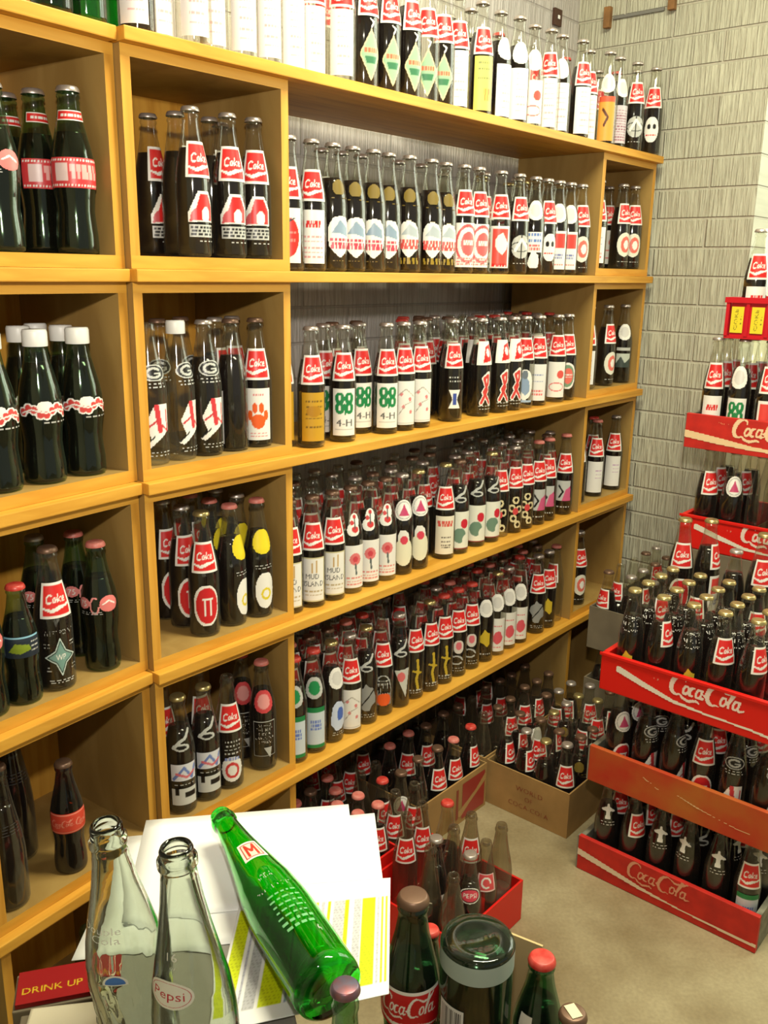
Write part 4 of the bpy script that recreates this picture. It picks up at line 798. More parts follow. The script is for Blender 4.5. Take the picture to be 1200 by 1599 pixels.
def crate_bottles(u0, v1, z, where, group, picks, nr=4, length=CRL, hmax=.2275, seedd=1, tl=.0):
    rr = random.Random(seedd); t = .012; items = []
    for j in range(nr):
        for i in range(6):
            uu = u0+.012+.0325+j*((CRW-.024-.065)/3); vv = v1-.012-(length-.024)/6*(i+.5)
            d = picks(j, i, rr)
            if d is None: continue
            d = dict(d); d['p'] = E0+UD*uu+ND*vv; d.setdefault('h', hmax); d.setdefault('r', .0275); items.append((j, i, d))
    kp = {id(d) for d in keep([d for _, _, d in items], z)}
    for j, i, d in items:
        if id(d) not in kp: continue
        p = Vector((d['p'].x, d['p'].y, z)); b_ = d.get('body') or d.get('wrap'); nk = d.get('neck', 'coke')
        ds = 'with '+DESC[b_] if b_ else {'coke': 'with red neck label', 'G': 'with white ring emblem', 'figure': 'with white figure print', 'text': 'with white block text', 'script': 'with grey script', 'circtri': 'with pale disc print', 'yellow': 'with yellow disc'}.get(nk, 'without a neck label')
        if b_ or nk: head = FILLW[d.get('fill', 'full')]
        else: head = CAPW[d.get('cap', 'cap_silver')]+' '+FILLW[d.get('fill', 'full')]
        rn = ['front row', 'second row', 'third row', 'back row'][j]; pos = ['leftmost', 'second', 'third', 'fourth', 'fifth', 'sixth'][i]
        kw = {a: c_ for a, c_ in d.items() if a in ('body', 'neck', 'fill', 'cap', 'kind', 'h', 'r', 'glass', 'wrap', 'lvl')}
        bottle(p, face_cam(p, d.get('rot', 0)), (f'{head} {ds}, {pos} in {rn}, {where}'.replace('with ', 'with ') if b_ or nk else f'{head}, {pos} in {rn}, {where}'), group, **kw)['seq'] = d['seq']
def p_floor(j, i, r_):
    if j == 0: return [dict(neck='figure', rot=5), dict(rot=35), dict(neck='figure', rot=0), dict(neck='figure', rot=-30), dict(neck='figure', rot=0), dict(rot=10, body='greenlab')][i]
    if j == 1: return [dict(rot=5), dict(rot=60), dict(rot=40), dict(neck='script', rot=20), dict(neck='figure', rot=60), dict(neck='figure')][i]
    return dict(rot=r_.uniform(-40, 60), neck=r_.choice(['coke', 'figure']))
def p_worn(j, i, r_):
    if j == 0: return [dict(neck='circtri', rot=30, body='tee'), dict(neck='G', rot=40, body='dog'), dict(neck='G', rot=60, body='dog'), dict(neck='coke', rot=5, body='tee'), dict(neck='G', rot=0, body='dog'), dict(neck='G', rot=50, body='dog')][i]
    if j == 1: return [dict(neck='circtri', rot=50), dict(neck='G', rot=20), dict(neck='script', rot=0), dict(rot=20), dict(neck='G', rot=40), dict(neck='G', rot=10)][i]
    return dict(rot=r_.uniform(-40, 60), neck=r_.choice(['coke', 'G']))
def p_plas(j, i, r_):
    cp = 'cap_gold'
    if j == 0: return [dict(neck='text', rot=-10, cap=cp, body='yblob'), dict(rot=60, cap=cp), dict(neck='text', rot=10, cap=cp, body='yblob'), dict(rot=25, cap=cp), dict(rot=50, cap=cp), dict(neck='text', rot=0, cap=cp)][i]
    return dict(rot=r_.uniform(-30, 70), neck=r_.choice(['coke', 'text', 'text']), cap=cp)
crate_bottles(ST1U, ST1V, .0085, 'floor crate', 'bottles in the floor crate', p_floor, seedd=3)
crate_bottles(ST1U+.006, ST1V-.006, .2460, 'worn crate', 'bottles in the worn crate', p_worn, seedd=4)
crate_bottles(ST1U, ST1V-.018, .4835, 'red plastic crate', 'bottles in the top crate of the front stack', p_plas, seedd=5)
# stack two, nearer the wall
S2U = 1.43; S2V = -.302
z2a = EYE-.690; z2b = EYE-.4255; z2c = EYE-.1450
for n_, (zz, nm) in enumerate(((.0008, 'bottom'), (.236, 'second'))):
    pass
sup = ubox('carton', S2U, S2U+CRW, S2V-.44, S2V-.02, .0006, z2a-.001, M['card_grey'], None, .002); tag(sup, 'tall plain grey cardboard carton carrying the rear crate stack', 'box')
crate(S2U, S2V-.012, z2a, 'plastic', 'red plastic soda crate with white script, bottom of the rear stack', print_='plastic')
crate(S2U, S2V, z2b, 'wood', 'red wooden soda crate with cream script, middle of the rear stack', print_='wood_bright')
def p_2a(j, i, r_):
    if j == 0: return [dict(rot=25), dict(neck='circtri', rot=10), dict(fill='clear', neck=None), dict(neck='yellow', rot=20), dict(rot=0), dict(rot=0)][i]
    if j > 2: return None
    return dict(rot=r_.uniform(-40, 60), neck=r_.choice(['coke', None]), fill=r_.choice(['full', 'clear']))
def p_2b(j, i, r_):
    if j == 0: return [dict(rot=0, body='tart'), dict(neck='white', rot=-10, body='clover'), dict(rot=15, body='halfred'), dict(rot=5), dict(rot=0), dict()][i]
    if j > 2: return None
    return dict(rot=r_.uniform(-10, 40))
crate_bottles(S2U, S2V-.012, z2a+.0078, 'rear plastic crate', 'bottles in the rear plastic crate', p_2a, seedd=6, hmax=.2545)
crate_bottles(S2U, S2V, z2b+.0078, 'rear wooden crate', 'bottles in the rear wooden crate', p_2b, seedd=7, hmax=.2705)
# shell tray on top
sh = empty('shell_crate', P(S2U+.01, S2V-.068, z2c), ANG-math.pi/2, 'deep red ribbed plastic crate with yellow panels, top of the rear stack', 'crate')
box_obj('crate_bottom', [((0, 0, 0), (.40, .26, .006))], M['red_shell'], sh)
bm = bmesh.new()
add_box(bm, (-.004, -.004, .085), (.404, .006, .098)); add_box(bm, (-.004, .254, .085), (.404, .264, .098)); add_box(bm, (-.004, .006, .085), (.006, .254, .098)); add_box(bm, (.394, .006, .085), (.404, .254, .098))
add_box(bm, (.012, .002, .006), (.388, .007, .085)); add_box(bm, (.0, .012, .006), (.006, .248, .085)); add_box(bm, (.394, .012, .006), (.4, .248, .085)); add_box(bm, (0, .253, .006), (.4, .259, .085))
for i in range(9): add_box(bm, (.0+.0485*i, -.002, .0062), (.008+.0485*i, .002, .085))
link('crate_wall', mesh_of(bm, 'crate_wall', M['red_shell']), sh)
def yp():
    c = Cv(.03, .062, 20, 36, (226, 206, 50)); c.text('COKE', .012, .031, .008, (120, 100, 30), .05, math.pi/2); c.text('16', .024, .031, .004, (120, 100, 30), .02, math.pi/2); return c
for i in range(3):
    o = flat_print('yellow_panel', yp, 'yp', lambda X, Y: (X, -.0005, Y), sh, 0); o.location = (.0135+.0485*i*1.0, .0, .014)
for i, (x_, y_) in enumerate(((.045, .05), (.125, .05), (.19, .06))):
    q = sh.location+Vector((UD.x, UD.y, 0))*y_-Vector((ND.x, ND.y, 0))*x_
    bottle(Vector((q.x, q.y, z2c+.0065)), face_cam(q, 10), ['cola bottle with white label in ribbed crate, nearest the crate corner', 'cola bottle with red neck label in ribbed crate, middle of three', 'cola bottle with red neck label in ribbed crate, at frame edge'][i], 'bottles in the ribbed crate', body='tart' if i == 0 else None, h=.25, r=.029)
# extra tall bottles wedged between the stacks
E_w = [(1050, 806, .84, 'tee', 0), (1120, 802, .86, None, 80), (1192, 838, .85, None, 20)]
pad = ubox('carton', ST1U+CRW+.006, S2U-.012, S2V-.47, S2V-.072, .0006, .56, M['card_grey'], None, .002); tag(pad, 'plain grey cardboard carton wedged between the two crate stacks', 'box')
mid_it = [T(1050, 806, .56+.25, 'tee', 5, h=.25, r=.030, cap='cap_gold'), T(1112, 812, .56+.25, 'halfred', 70, h=.25, r=.030, cap='cap_gold'), T(1186, 838, .56+.25, None, 20, h=.25, r=.030, cap='cap_gold'), T(1152, 862, .56+.2, None, 70, h=.2, r=.0275, neck=None)]
place(mid_it, .5612, 'on carton between crate stacks', 'bottles between the crate stacks', (ST1U+CRW+.008, S2U-.014, S2V-.468, S2V-.074))

def carton(u0, u1, v0, v1, z, h, label, mat='card', prints=()):
    r = empty('cardboard_box', P(u0, v0, z), ANG, label, 'box', 'open cartons on the floor'); t = .004; W_, D_ = u1-u0, v1-v0
    nm = []
    def pn(a, b_): return box_obj('side', [(a, b_)], M[mat], r)
    pn((0, 0, 0), (W_, t, h)); pn((0, D_-t, 0), (W_, D_, h)); pn((0, t+.0001, 0), (t, D_-t-.0001, h)); pn((W_-t, t+.0001, 0), (W_, D_-t-.0001, h))
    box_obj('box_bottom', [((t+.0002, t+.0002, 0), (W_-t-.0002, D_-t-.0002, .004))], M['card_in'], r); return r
A_ = carton(.988, 1.395, -.285, -.036, .0006, .125, 'open brown cardboard box with red printing on its side, full of bottles')
def woc():
    c = Cv(.24, .12, 260, 130)
    for i, (t_, w_) in enumerate((('WORLD', .05), ('OF', .015), ('COCA-COLA', .075))): c.text(t_, .13, .082-.024*i, .014, (138, 62, 40), w_*1.6)
    return c
flat_print('printing', woc, 'woc', lambda X, Y: (-.0008, .2445-X, Y), A_, 0)
Bx = carton(.690, .975, -.047, .205, .0006, .125, 'open cardboard box with red swoosh panels beside the printed box', )
def sw():
    c = Cv(.28, .12, 120, 50); c.rect(.175, .008, .276, .112, (158, 50, 46)); c.stroke([(.17, .03), (.20, .045), (.24, .065), (.28, .09)], [.022, .014, .012, .02], (176, 140, 88)); c.rect(.150, .015, .160, .105, (140, 60, 44)); return c
flat_print('printing', sw, 'sw', lambda X, Y: (X, -.0008, Y), Bx, 0)
Cx = carton(.988, 1.395, -.030, .205, .0006, .125, 'open cardboard box of bottles under the shelf, behind the printed box')
def fill_box(u0, u1, v0, v1, nu, nv, z, where, group, pick, seedd):
    rr = random.Random(seedd); its = []
    for j in range(nv):
        for i in range(nu):
            d = dict(pick(i, j, rr)); d['p'] = E0+UD*(u0+.034+(u1-u0-.068)*i/(nu-1)+rr.uniform(-.002, .002))+ND*(v0+.034+(v1-v0-.068)*j/max(nv-1, 1)+rr.uniform(-.002, .002)); d['h'] = d.get('h') or rr.choice([.222, .228, .228, .234]); its.append(d)
    place(its, z, where, group, (u0+.0045, u1-.0045, v0+.0045, v1-.0045))
def pA(i, j, r_):
    if i == 0 and j in (0, 1, 2): return [dict(rot=5), dict(neck=None, body=None, rot=20, cap='cap_gold'), dict(rot=60)][j]
    return dict(rot=r_.uniform(-60, 80), neck=r_.choice(['coke', 'coke', None, 'white', 'gold']), cap=r_.choice(['cap_silver', 'cap_brown', 'cap_gold', None]), fill=r_.choice(['full', 'full', 'half', 'clear']))
fill_box(.988, 1.395, -.285, -.036, 6, 4, .0052, 'in printed box', 'bottles in the printed cardboard box', pA, 11)
def pC(i, j, r_): return dict(rot=r_.uniform(-60, 80), neck=r_.choice(['coke', None, None]), cap=r_.choice(['cap_brown', 'cap_brown', None]), fill=r_.choice(['full', 'clear', 'half']), glass='glass_dusty')
fill_box(.988, 1.395, -.030, .205, 6, 3, .0052, 'in box behind printed box', 'bottles in the box behind the printed box', pC, 12)
def pB(i, j, r_): return dict(rot=r_.uniform(-40, 60), neck=r_.choice(['coke', 'coke', None]), cap=r_.choice(['cap_red', 'cap_pink', 'cap_brown']), fill='full')
fill_box(.690, .975, -.047, .205, 4, 3, .0052, 'in box with red panels', 'bottles in the box with red panels', pB, 13)
def pD(i, j, r_): return dict(rot=r_.uniform(-40, 40), neck=r_.choice(['coke', 'coke', 'red3']) if True else None, cap=None, fill='clear')
def pD2(i, j, r_): return dict(rot=r_.uniform(-40, 40), neck=r_.choice(['coke', 'coke', None]), cap=None, fill='clear', h=.222, glass='glass_dusty')
fill_box(.565, .687, .028, .255, 2, 3, .0006, 'on floor under lowest shelf', 'empty bottles under the lowest shelf', pD2, 14)
fill_box(.335, .552, .130, .257, 3, 2, .0006, 'on floor by cubby stack', 'empty bottles by the cubby stack', pD2, 15)
# loose bottles on the floor in front and the low red tray
zf = .0014
PC = dict(cap='cap_pink', h=.225)
loose = [T(504, 1197, .232, rot=10, **PC), T(534, 1212, .232, **PC), T(530, 1241, .232, rot=60, neck=None, **PC), T(557, 1226, .232, rot=20, **PC), T(590, 1245, .232, **PC), T(499, 1256, .232, **PC), T(479, 1243, .232, neck=None, **PC), T(561, 1259, .232, rot=20, neck=None, **PC), T(480, 1200, .232, rot=60, neck=None, cap='cap_brown', h=.225)]
place(loose, .0066, 'in low red crate', 'pink capped bottles in the low red crate', (.3405, .5465, -.0925, .1225))
rc = empty('low_crate', P(.335, -.098, .0006), ANG, 'low red plastic crate of pink capped bottles beyond the papers', 'crate')
t_ = .005
box_obj('crate_wall', [((0, 0, 0), (.217, t_, .12)), ((0, .221, 0), (.217, .226, .12)), ((0, t_, 0), (t_, .221, .12)), ((.212, t_, 0), (.217, .221, .12))], M['red_plastic'], rc)
box_obj('crate_bottom', [((t_, t_, 0), (.212, .221, .0055))], M['red_plastic'], rc)
tr = empty('bottle_tray', P(.415, -.357, .0006), ANG, 'red plastic tray holding mixed old bottles in the middle of the floor', 'tray')
box_obj('tray_wall', [((0, 0, 0), (.25, t_, .10)), ((0, .247, 0), (.25, .252, .10)), ((0, t_, 0), (t_, .247, .10)), ((.245, t_, 0), (.25, .247, .10))], M['red_plastic'], tr, .001)
box_obj('tray_bottom', [((t_, t_, 0), (.245, .247, .0055))], M['red_plastic'], tr)
def pepsi_small():
    c = bg(None); c.ell(.5, 1.2, .5, .34, WH); c.ell(.5, 1.2, .44, .28, BK); c.ell(.5, 1.2, .40, .24, (216, 70, 90)); c.text('PEPSI', .5, 1.2, .16, WH, .6); return c
def n_oval():
    c = Cv(1, 1.15, 44, 50); c.ell(.5, .5, .5, .36, WH); c.ell(.5, .5, .45, .31, BK); c.ell(.5, .5, .41, .26, (216, 70, 90)); c.text('PEPSI', .5, .5, .2, WH, .62); return c
def n_rbox(): c = Cv(1, 1.15, 40, 46); c.rect(.1, .1, .9, .85, (216, 80, 84)); c.stroke([(.1, .1), (.9, .1), (.9, .85), (.1, .85), (.1, .1)], .06, (236, 200, 196)); c.stroke(arc(.5, .48, .2, .22, 0, 300), .08, WH); return c
NECK['oval'] = n_oval; NECK['rbox'] = n_rbox
def redbox(): c = bg(None); c.rect(.1, .9, .9, 1.5, (216, 80, 84)); c.stroke(arc(.5, 1.2, .2, .2, 0, 300), .08, WH); return c
DU = dict(fill='clear', cap=None, glass='glass_dusty')
mix = [T(728, 1345, .235, None, 8, neck='oval'), T(757, 1340, .235, None, 10, neck='rbox', **DU), T(780, 1296, .245, None, 0, neck=None, cap=None, fill='pink', h=.24, lvl=.35, glass='glass_dusty'), T(737, 1270, .235, None, 5, **DU), T(709, 1291, .235, None, 40, neck=None, **DU), T(682, 1312, .234, 'heart', 60, neck=None),
       T(700, 1380, .22, None, 0, neck=None, h=.21, **DU), T(650, 1340, .25, None, 0, neck=None, cap=None, h=.25, r=.029, kind='tall', fill='half', glass='glass_dusty'),
       T(626, 1256, .235, None, 5, **DU), T(646, 1254, .235, None, 10, **DU), T(693, 1252, .235, None, 0, neck=None, cap='cap_red', fill='half')]
place(mix, .0068, 'in red tray', 'mixed bottles in the red tray', (.4205, .6595, -.3515, -.1105))
mix2 = [T(640, 1200, .2285, None, 10, cap='cap_brown', neck='circtri', fill='clear', glass='glass_dusty'), T(610, 1215, .2285, None, 0, **DU), T(655, 1215, .2285, None, 5, **DU), T(625, 1190, .228, None, 30, cap='cap_red')]
place(mix2, .0006, 'on floor before boxes', 'loose bottles on the floor before the boxes', (.556, .684, -.098, .024))
# cartons stacked behind, two levels
for (zz, hh, hb, lb, grp) in ((.0006, .236, .220, 'plain grey cardboard box on the floor behind the crates, lower of two', 'lower grey carton'), (.332, .125, .225, 'grey cardboard box of bottles behind the crates, upper of two', 'upper grey carton')):
    u0, u1, v0, v1 = 1.402, 1.785, -.292, -.088
    carton(u0, u1, v0, v1, zz, hh, lb, 'card_grey')
    def pE(i, j, r_): return dict(rot=r_.uniform(-60, 80), neck=r_.choice(['coke', None, None]), cap=r_.choice(['cap_silver', 'cap_brown', None]), fill=r_.choice(['full', 'clear', 'half']), h=hb)
    fill_box(u0, u1, v0, v1, 5, 3, zz+(.0046 if zz > .1 else .106), 'in '+grp, 'bottles in the '+grp, pE, int(zz*100))
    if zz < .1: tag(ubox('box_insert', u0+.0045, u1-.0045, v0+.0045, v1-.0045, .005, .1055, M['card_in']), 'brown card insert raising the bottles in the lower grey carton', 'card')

# ------------------------------------------------------------------ foreground table, papers and bottles
ZT = EYE-.670
tb = empty('small_table', (-.17, .775, 0), math.radians(15), 'small table with a grey top under the white papers', 'table')
box_obj('tabletop', [((-.095, -.255, ZT-.02), (.068, .19, ZT))], M['tabletop'], tb, .003)
for x_, y_ in ((-.09, -.25), (.05, -.25), (-.09, .165), (.05, .165)): box_obj('leg', [((x_, y_, 0), (x_+.014, y_+.02, ZT-.0205))], M['metal'], tb)
def sheet(pts, z, label, cvf=None, name='paper_sheet'):
    def fn(X, Y):
        a, b_, c_, d = [Vector(q) for q in pts]; q = (a*(1-X)+b_*X)*(1-Y)+(d*(1-X)+c_*X)*Y; return (q.x, q.y, z+.0008*math.sin(3*X+1)*Y)
    cv = cvf() if cvf else Cv(1, 1, 12, 12, (247, 247, 245))
    me = grid_mesh(cv, fn, name); bm = bmesh.new(); bm.from_mesh(me); g_ = bmesh.ops.extrude_face_region(bm, geom=bm.faces[:])
    for v in g_['geom']:
        if isinstance(v, bmesh.types.BMVert): v.co.z -= .0006
    bmesh.ops.recalc_face_normals(bm, faces=bm.faces); bm.to_mesh(me); bm.free()
    return tag(link(name, me), label, 'paper', 'papers on the table')
def chart():
    c = Cv(1, 1, 150, 110, (247, 247, 245)); G_ = (214, 226, 20)
    rr = random.Random(5); x = .02
    for x0, x1, col in ((.02, .10, G_), (.115, .13, (190, 190, 205)), (.15, .22, (196, 196, 200)), (.24, .37, G_), (.385, .40, (170, 180, 200)), (.42, .53, G_), (.55, .565, (200, 200, 205)), (.585, .61, G_), (.63, .70, (206, 206, 210)), (.70, .73, G_), (.76, .81, (206, 206, 210)), (.815, .90, G_), (.915, .93, (206, 206, 210)), (.94, .955, G_), (.97, .985, G_)):
        c.rect(x0, .10, x1, .82, col)
    dark = {G_: (172, 184, 20)}
    for i in range(48):
        y = .11+.0148*i
        m_ = (np.abs(c.Y-y) < .0035) & (np.sin(c.X*260+i*1.7) > .1) & (c.c[:, :, 2] < lin((0, 0, 215))[2]) & (c.Y < .82) & (c.Y > .1)
        c.c[m_] = c.c[m_]*.72; c.c[m_, 3] = 1
    return c
sheet([(-.305, .745), (.012, .800), (-.006, 1.006), (-.305, .947)], ZT+.0012, 'wide blank white sheet of paper beneath the green bottle')
sheet([(-.27, .80), (-.02, .84), (-.04, 1.022), (-.291, .978)], ZT+.0030, 'blank white sheet lying uppermost at the far side of the table')
sheet([(-.150, .655), (.012, .705), (.014, .875), (-.150, .850)], ZT+.0050, 'white printed sheet with yellow-green table columns', chart, 'chart_sheet')
# green bottle lying across the papers
def slice_lab():
    c = Cv(1, 1.2, 44, 50, (240, 236, 226)); c.rect(.1, .1, .9, 1.1, (206, 60, 44)); c.rect(.16, .16, .84, 1.04, (240, 220, 200)); c.stroke([(.3, .25), (.3, .95), (.5, .5), (.7, .95), (.7, .25)], .12, (206, 60, 44)); return c
def green_txt():
    c = Cv(1.2, 1.4, 90, 100); c.text('SODA', .5, 1.25, .12, GY, .4); c.text('YOU LIKE IT', .55, 1.0, .08, GY, .9)
    c.lines(.2, 1.0, tuple(.85-.1*i for i in range(7)), .05, (120, 190, 130), 6); c.text('16', .9, .1, .14, GY); return c
def big_bottle(name, loc, rot, label, kind, h, r, glass, prints, cap=None, drink=None, lvl=.7, seg=48):
    o = bpy.data.objects.new(name, None); o.empty_display_size = .02; C.objects.link(o); o.location = loc; o.rotation_mode = 'QUATERNION'; o.rotation_quaternion = rot
    tag(o, label, 'bottle')
    pr = [(0, .016*h), (.5*r, .010*h)]
    N_ = 60
    for i in range(N_+1):
        t = i/N_
        if t < .035 or t > .9: continue
        pr.append((r*rad(kind, t), t*h))
    low = [(a*r, b_*h) for a, b_ in PROF[kind] if b_ <= .03]; hi = [(a*r, b_*h) for a, b_ in PROF[kind] if b_ > .9]
    pr = pr[:2]+low+pr[2:]+hi
    top_r = hi[-1][0]
    th = .0028
    inner = [(top_r-.003, h-.001)]+[(max(r*rad(kind, t)-th, .004), t*h) for t in [1-.02*i for i in range(1, 48)]]+[(.3*r, .035*h), (0, .040*h)]
    bm = lathe(pr+[(top_r-.0012, h+.0008)]+inner, seg)
    me = mesh_of(bm, 'glass', glass, True); link('glass', me, o)
    if kind == 'swirl':
        for v in me.vertices:
            t = v.co.z/h
            if .05 < t < .5:
                a = math.atan2(v.co.y, v.co.x); rr_ = math.hypot(v.co.x, v.co.y)
                if rr_ > r*.8 and rr_ > r*rad(kind, t)-.001: k_ = 1+.025*math.cos(14*a+t*26)*min(1, (t-.05)*12, (.5-t)*12); v.co.x *= k_; v.co.y *= k_
    if drink:
        ts = [.05+.02*i for i in range(48) if .05+.02*i < lvl]+[lvl]
        dm = mesh_of(lathe([(0, .042*h)]+[(r*rad(kind, t)-th-.0004, t*h) for t in ts]+[(0, lvl*h)], 32), 'drink', M[drink], True); link('drink', dm, o)
    if cap: link('cap', cap_mesh(h, r, cap, kind), o).location = (0, 0, h+.0012)
    for nm, cvf, z0, z1, half, ang in prints:
        link(nm, patch_mesh(kind, h, r, cvf, nm+name, z0, z1, half, .0007, ang), o)
    return o
def qface(p, rot=0, tx=0, ty=0):
    from mathutils import Euler
    return Euler((tx, ty, face_cam(p, rot)), 'XYZ').to_quaternion()
G_GREEN = real_glass('emerald bottle glass', (50, 205, 60)); G_CLR = real_glass('foreground clear glass', (226, 232, 222)); G_COKE = real_glass('georgia green glass', (176, 216, 186))
mouth = Vector((-.190, .937, ZT+.040)); basep = Vector((-.041, .668, ZT+.0405)); ax = (mouth-basep).normalized(); hL = (mouth-basep).length
q0 = Vector((0, 0, 1)).rotation_difference(ax)
from mathutils import Quaternion
rollq = Quaternion(ax, math.radians(200))
# turn the bottle about its own axis so that its printed front looks up
best = max(range(0, 360, 5), key=lambda a: ((Quaternion(ax, math.radians(a)) @ q0) @ Vector((0, -1, 0))).z)
big_bottle('green_bottle', basep, Quaternion(ax, math.radians(best)) @ q0, 'empty green glass soda bottle lying on the white papers', 'tall', hL, .0335, G_GREEN,
           [('neck_label', slice_lab, .58, .70, .5, -.1), ('printing', green_txt, .12, .50, .75, -.15)])
def dbl():
    c = Cv(1.4, 1.6, 100, 110); c.text('Double', .55, 1.12, .26, WH, 1.15); c.text('Cola', .7, .82, .26, WH, .75); return c
def dblr():
    c = Cv(1, 1, 60, 60); c.f((((c.X-.5)/.48)**2+((c.Y-.3)/.62)**2 <= 1) & (c.Y > .3), WH); c.f((((c.X-.5)/.38)**2+((c.Y-.36)/.46)**2 <= 1) & (c.Y > .36), (70, 120, 200)); return c
def pep():
    c = Cv(1.6, 1, 120, 76); c.ell(.8, .5, .78, .46, WH); c.ell(.8, .5, .70, .38, (200, 60, 80), .965); c.text('Pepsi', .78, .5, .30, (196, 40, 60), 1.05); return c
def six(): c = Cv(1, 1.2, 50, 60); c.text('16', .5, .8, .42, WH, .6); c.text('oz', .55, .3, .2, WH, .35); return c
c1 = Vector((-.1995, .622, ZT+.0006)); c2 = Vector((-.140, .587, ZT+.0062))
big_bottle('empty_bottle', c1, qface(c1, 0, 0, math.radians(-4)), 'empty clear bottle with swirled ribs and blue half-disc mark, leftmost at the front', 'swirl', .246, .0330, G_CLR, [('printing', dbl, .56, .72, .85, -.5), ('blue_mark', dblr, .47, .53, .34, -.3)])
big_bottle('empty_bottle', c2, qface(c2, 0, math.radians(1), math.radians(-3)), 'empty clear bottle with white oval label, second from left at the front', 'tall', .247, .0340, G_CLR, [('oval_label', pep, .50, .60, .74, -.62), ('printing', six, .62, .70, .3, -.5)])
# front case of full bottles to the right of the table
ZC = EYE-.935
cs = ubox('carton', 0, .335, 0, .34, 0, 1, M['card']) ; bpy.data.objects.remove(cs)
ft = box_obj('carton', [((-.0535, .588, .0006), (.2405, .901, ZC-.006))], M['card'], None, .003); tag(ft, 'tall brown cardboard carton under the front case of full bottles', 'box')
fc = empty('wooden_case', (-.0535, .588, ZC-.0055), 0, 'shallow wooden case holding the full bottles at the front', 'crate')
box_obj('case_wall', [((0, 0, 0), (.003, .313, .045)), ((.291, 0, 0), (.294, .313, .045)), ((.003, 0, 0), (.291, .004, .045)), ((.003, .310, 0), (.291, .313, .045))], M['raw_wood'], fc, .001)
box_obj('case_bottom', [((.003, .004, 0), (.291, .310, .0055))], M['raw_wood'], fc)
def up(x, y, zc, h): return Vector((x, y, ZC+.0006))
ck = Vector((.040, .862, ZC+.0006)); hck = EYE-.679-ck.z
big_bottle('cola_bottle', ck, qface(ck, -8), 'large contour cola bottle with red script label and brown cap, front centre', 'contour', hck, .0345, M['glass_thick'], [('body_label', w_script, .40, .60, 1.35, 0)], 'cap_brown', 'cola', .66)
iv = Vector((.112, .838, EYE-.712)); 
iq = Quaternion((1, 0, 0), math.pi)
big_bottle('upturned_bottle', iv, Quaternion((0, 0, 1), math.radians(168)) @ iq, 'full bottle standing upside down with its thick green glass base up', 'jar', iv.z-ZC-.002, .041, M['glass_thick'], [('barcode_label', w_bar, .30, .60, .42, .62), ('frosted_band', lambda: Cv(1, 1, 60, 4, (168, 184, 178)), .03, .135, 3.1416, 0)], None, 'cola', .80)
c5 = Vector((-.0262, .622, ZC+.0006)); big_bottle('cola_bottle', c5, qface(c5), 'narrow bottle with a dented silver blue cap, in front of the green bottle', 'nr', EYE-.580-c5.z, .0238, M['glass_green'], [], 'cap_blue', None)
ft2 = box_obj('carton', [((.040, .9025, .0006), (.090, .950, ZC))], M['card'], None, .002); tag(ft2, 'narrow cardboard carton under the half hidden red capped bottle', 'box')
c7 = Vector((.0646, .9260, ZC+.0006)); big_bottle('cola_bottle', c7, qface(c7), 'cola bottle with a red cap half hidden behind the upturned bottle', 'contour', EYE-.777-c7.z, .0222, M['glass_thick'], [], 'cap_red', 'cola', .72)
c8 = Vector((.186, .842, ZC+.0006)); big_bottle('cola_bottle', c8, qface(c8, -20), 'cola bottle with a bright red and white cap at lower right', 'contour', EYE-.742-c8.z, .0295, M['glass_thick'], [('white_sticker', lambda: Cv(1, 1, 6, 6, WH), .60, .68, .3, -.2)], 'cap_red', 'cola', .70)
c9 = Vector((.208, .775, ZC+.0006)); big_bottle('cola_bottle', c9, qface(c9), 'cola bottle with a brown cap and cream sticker at the bottom edge', 'contour', EYE-.752-c9.z, .0285, M['glass_thick'], [], 'cap_brown', 'cola', .70)
st = box_obj('sticker', [((-.006, -.009, .0012), (.006, .009, .0018))], plain('cream sticker', (232, 220, 180), .6)); st.parent = [o for o in C.objects if o.name.startswith('cola_bottle') and o.get('label', '').startswith('cola bottle with a brown cap and cream')][0]; st.location = (0, 0, EYE-.752-c9.z+.0012); st.rotation_euler = (0, 0, .6)
# tan card flap standing in the case behind the bottles
fp = box_obj('card_flap', [((-.028, -.0015, .0006), (.028, .0015, ZC+.152))], plain('tan card', (206, 180, 128), .8)); fp.location = (.176, .922, 0); fp.rotation_euler = (0, 0, math.radians(-30)); tag(fp, 'tan strip of card standing behind the upturned bottle and red capped bottle', 'card')
# red sign with yellow lettering low at the left
def sign():
    c = Cv(.34, .13, 170, 66, (150, 24, 28)); c.text('DRINK UP', .10, .05, .026, (206, 170, 40), .17, .0)
    c.poly([(.34, .13), (.27, .13), (.215, .075), (.235, .06), (.30, .02), (.34, .0)], (206, 30, 30)); c.stroke([(.30, .13), (.225, .085), (.235, .06), (.30, .045), (.27, .0)], .014, (226, 218, 196)); return c
sg = empty('drink_sign', (-.470, .955, EYE-.93), math.radians(16), 'red sign with yellow lettering lying low at the left', 'sign')
box_obj('sign_board', [((0, 0, -.006), (.153, .0585, 0))], plain('sign red', (140, 20, 24), .4), sg)
link('sign_lettering', grid_mesh(sign(), lambda X, Y: (X*.45, Y*.45, .0006)), sg)
sb = box_obj('carton', [((-.0, -.0, 0), (.16, .066, EYE-.9375))], M['card_grey'], None, .002); sb.location = (-.473, .951, .0006); sb.rotation_euler = (0, 0, math.radians(16)); tag(sb, 'grey cardboard carton under the red sign at the left', 'box')
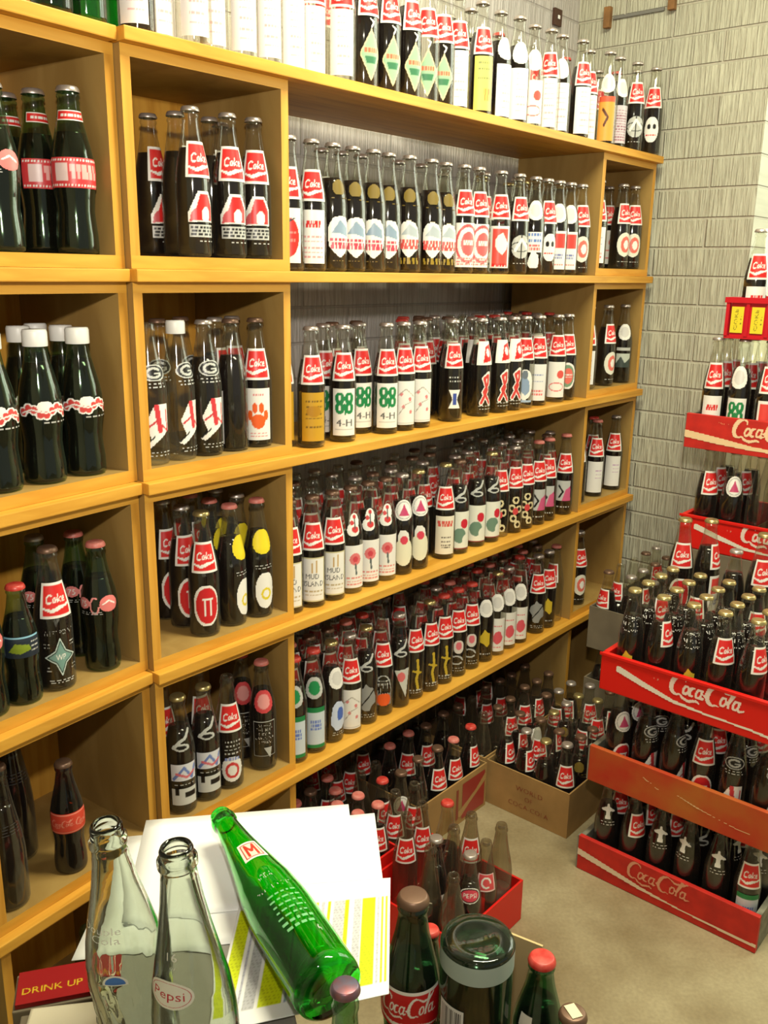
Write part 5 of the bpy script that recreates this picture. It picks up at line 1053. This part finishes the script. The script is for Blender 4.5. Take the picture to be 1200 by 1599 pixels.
def wc():
    c = Cv(1, 1, 30, 30, (222, 212, 186)); c.poly([(.7, .0), (1, 0), (1, .35)], (70, 80, 170)); return c
sheet([(-.425, .855), (-.335, .875), (-.325, .945), (-.435, .925)], EYE-.905, 'cream card with a blue corner at the lower left edge', wc, 'cream_card')
sb2 = box_obj('carton', [((0, 0, 0), (.105, .06, EYE-.9075))], M['card_grey'], None, .002); sb2.location = (-.430, .858, .0006); sb2.rotation_euler = (0, 0, math.radians(14)); tag(sb2, 'grey cardboard carton under the cream card', 'box')

# the remaining bottles, mostly hidden behind the ones in front, as one mass
if rest_parts:
    bm = bmesh.new(); mats = []; 
    def put(me, mat4):
        mi = [mats.index(m_) if m_ in mats else (mats.append(m_) or len(mats)-1) for m_ in me.materials]
        t2 = bmesh.new(); t2.from_mesh(me); t2.transform(mat4)
        lay = None
        for f in t2.faces: f.material_index = mi[0]
        tmp = bpy.data.meshes.new('t'); t2.to_mesh(tmp); t2.free(); bm.from_mesh(tmp); bpy.data.meshes.remove(tmp)
    for it, z in rest_parts:
        k_ = it.get('kind', 'nr'); h = it['h']; r = it['r']; p = Vector((it['p'].x, it['p'].y, z)); mt4 = Matrix.Translation(p) @ Matrix.Rotation(face_cam(p, it.get('rot', 0)), 4, 'Z')
        put(glass_mesh(k_, h, r, it.get('glass', 'glass')), mt4); fl = it.get('fill', 'full')
        if fl in ('full', 'half'): put(fill_mesh(k_, h, r, {'full': .735, 'half': .5}[fl], 'cola'), mt4)
        cp = it.get('cap', 'cap_silver')
        if cp: put(cap_mesh(h, r, cp, k_), mt4 @ Matrix.Translation((0, 0, h+.0006)))
        if it.get('neck', 'coke') and k_ == 'nr': put(patch_mesh(k_, h, r, NECK[it.get('neck', 'coke')], 'n'+it.get('neck', 'coke'), .535 if it.get('neck') != 'G' else .54, .775 if it.get('neck') != 'G' else .73, .95), mt4)
    me = mesh_of(bm, 'back_bottles', mats, True); tag(link('back_bottles', me), 'cola bottles mostly hidden behind the front rows on shelves and in crates', 'bottles', None, 'stuff')
for o in C.objects:
    if 'seq' in o: del o['seq']     #SEQDEL
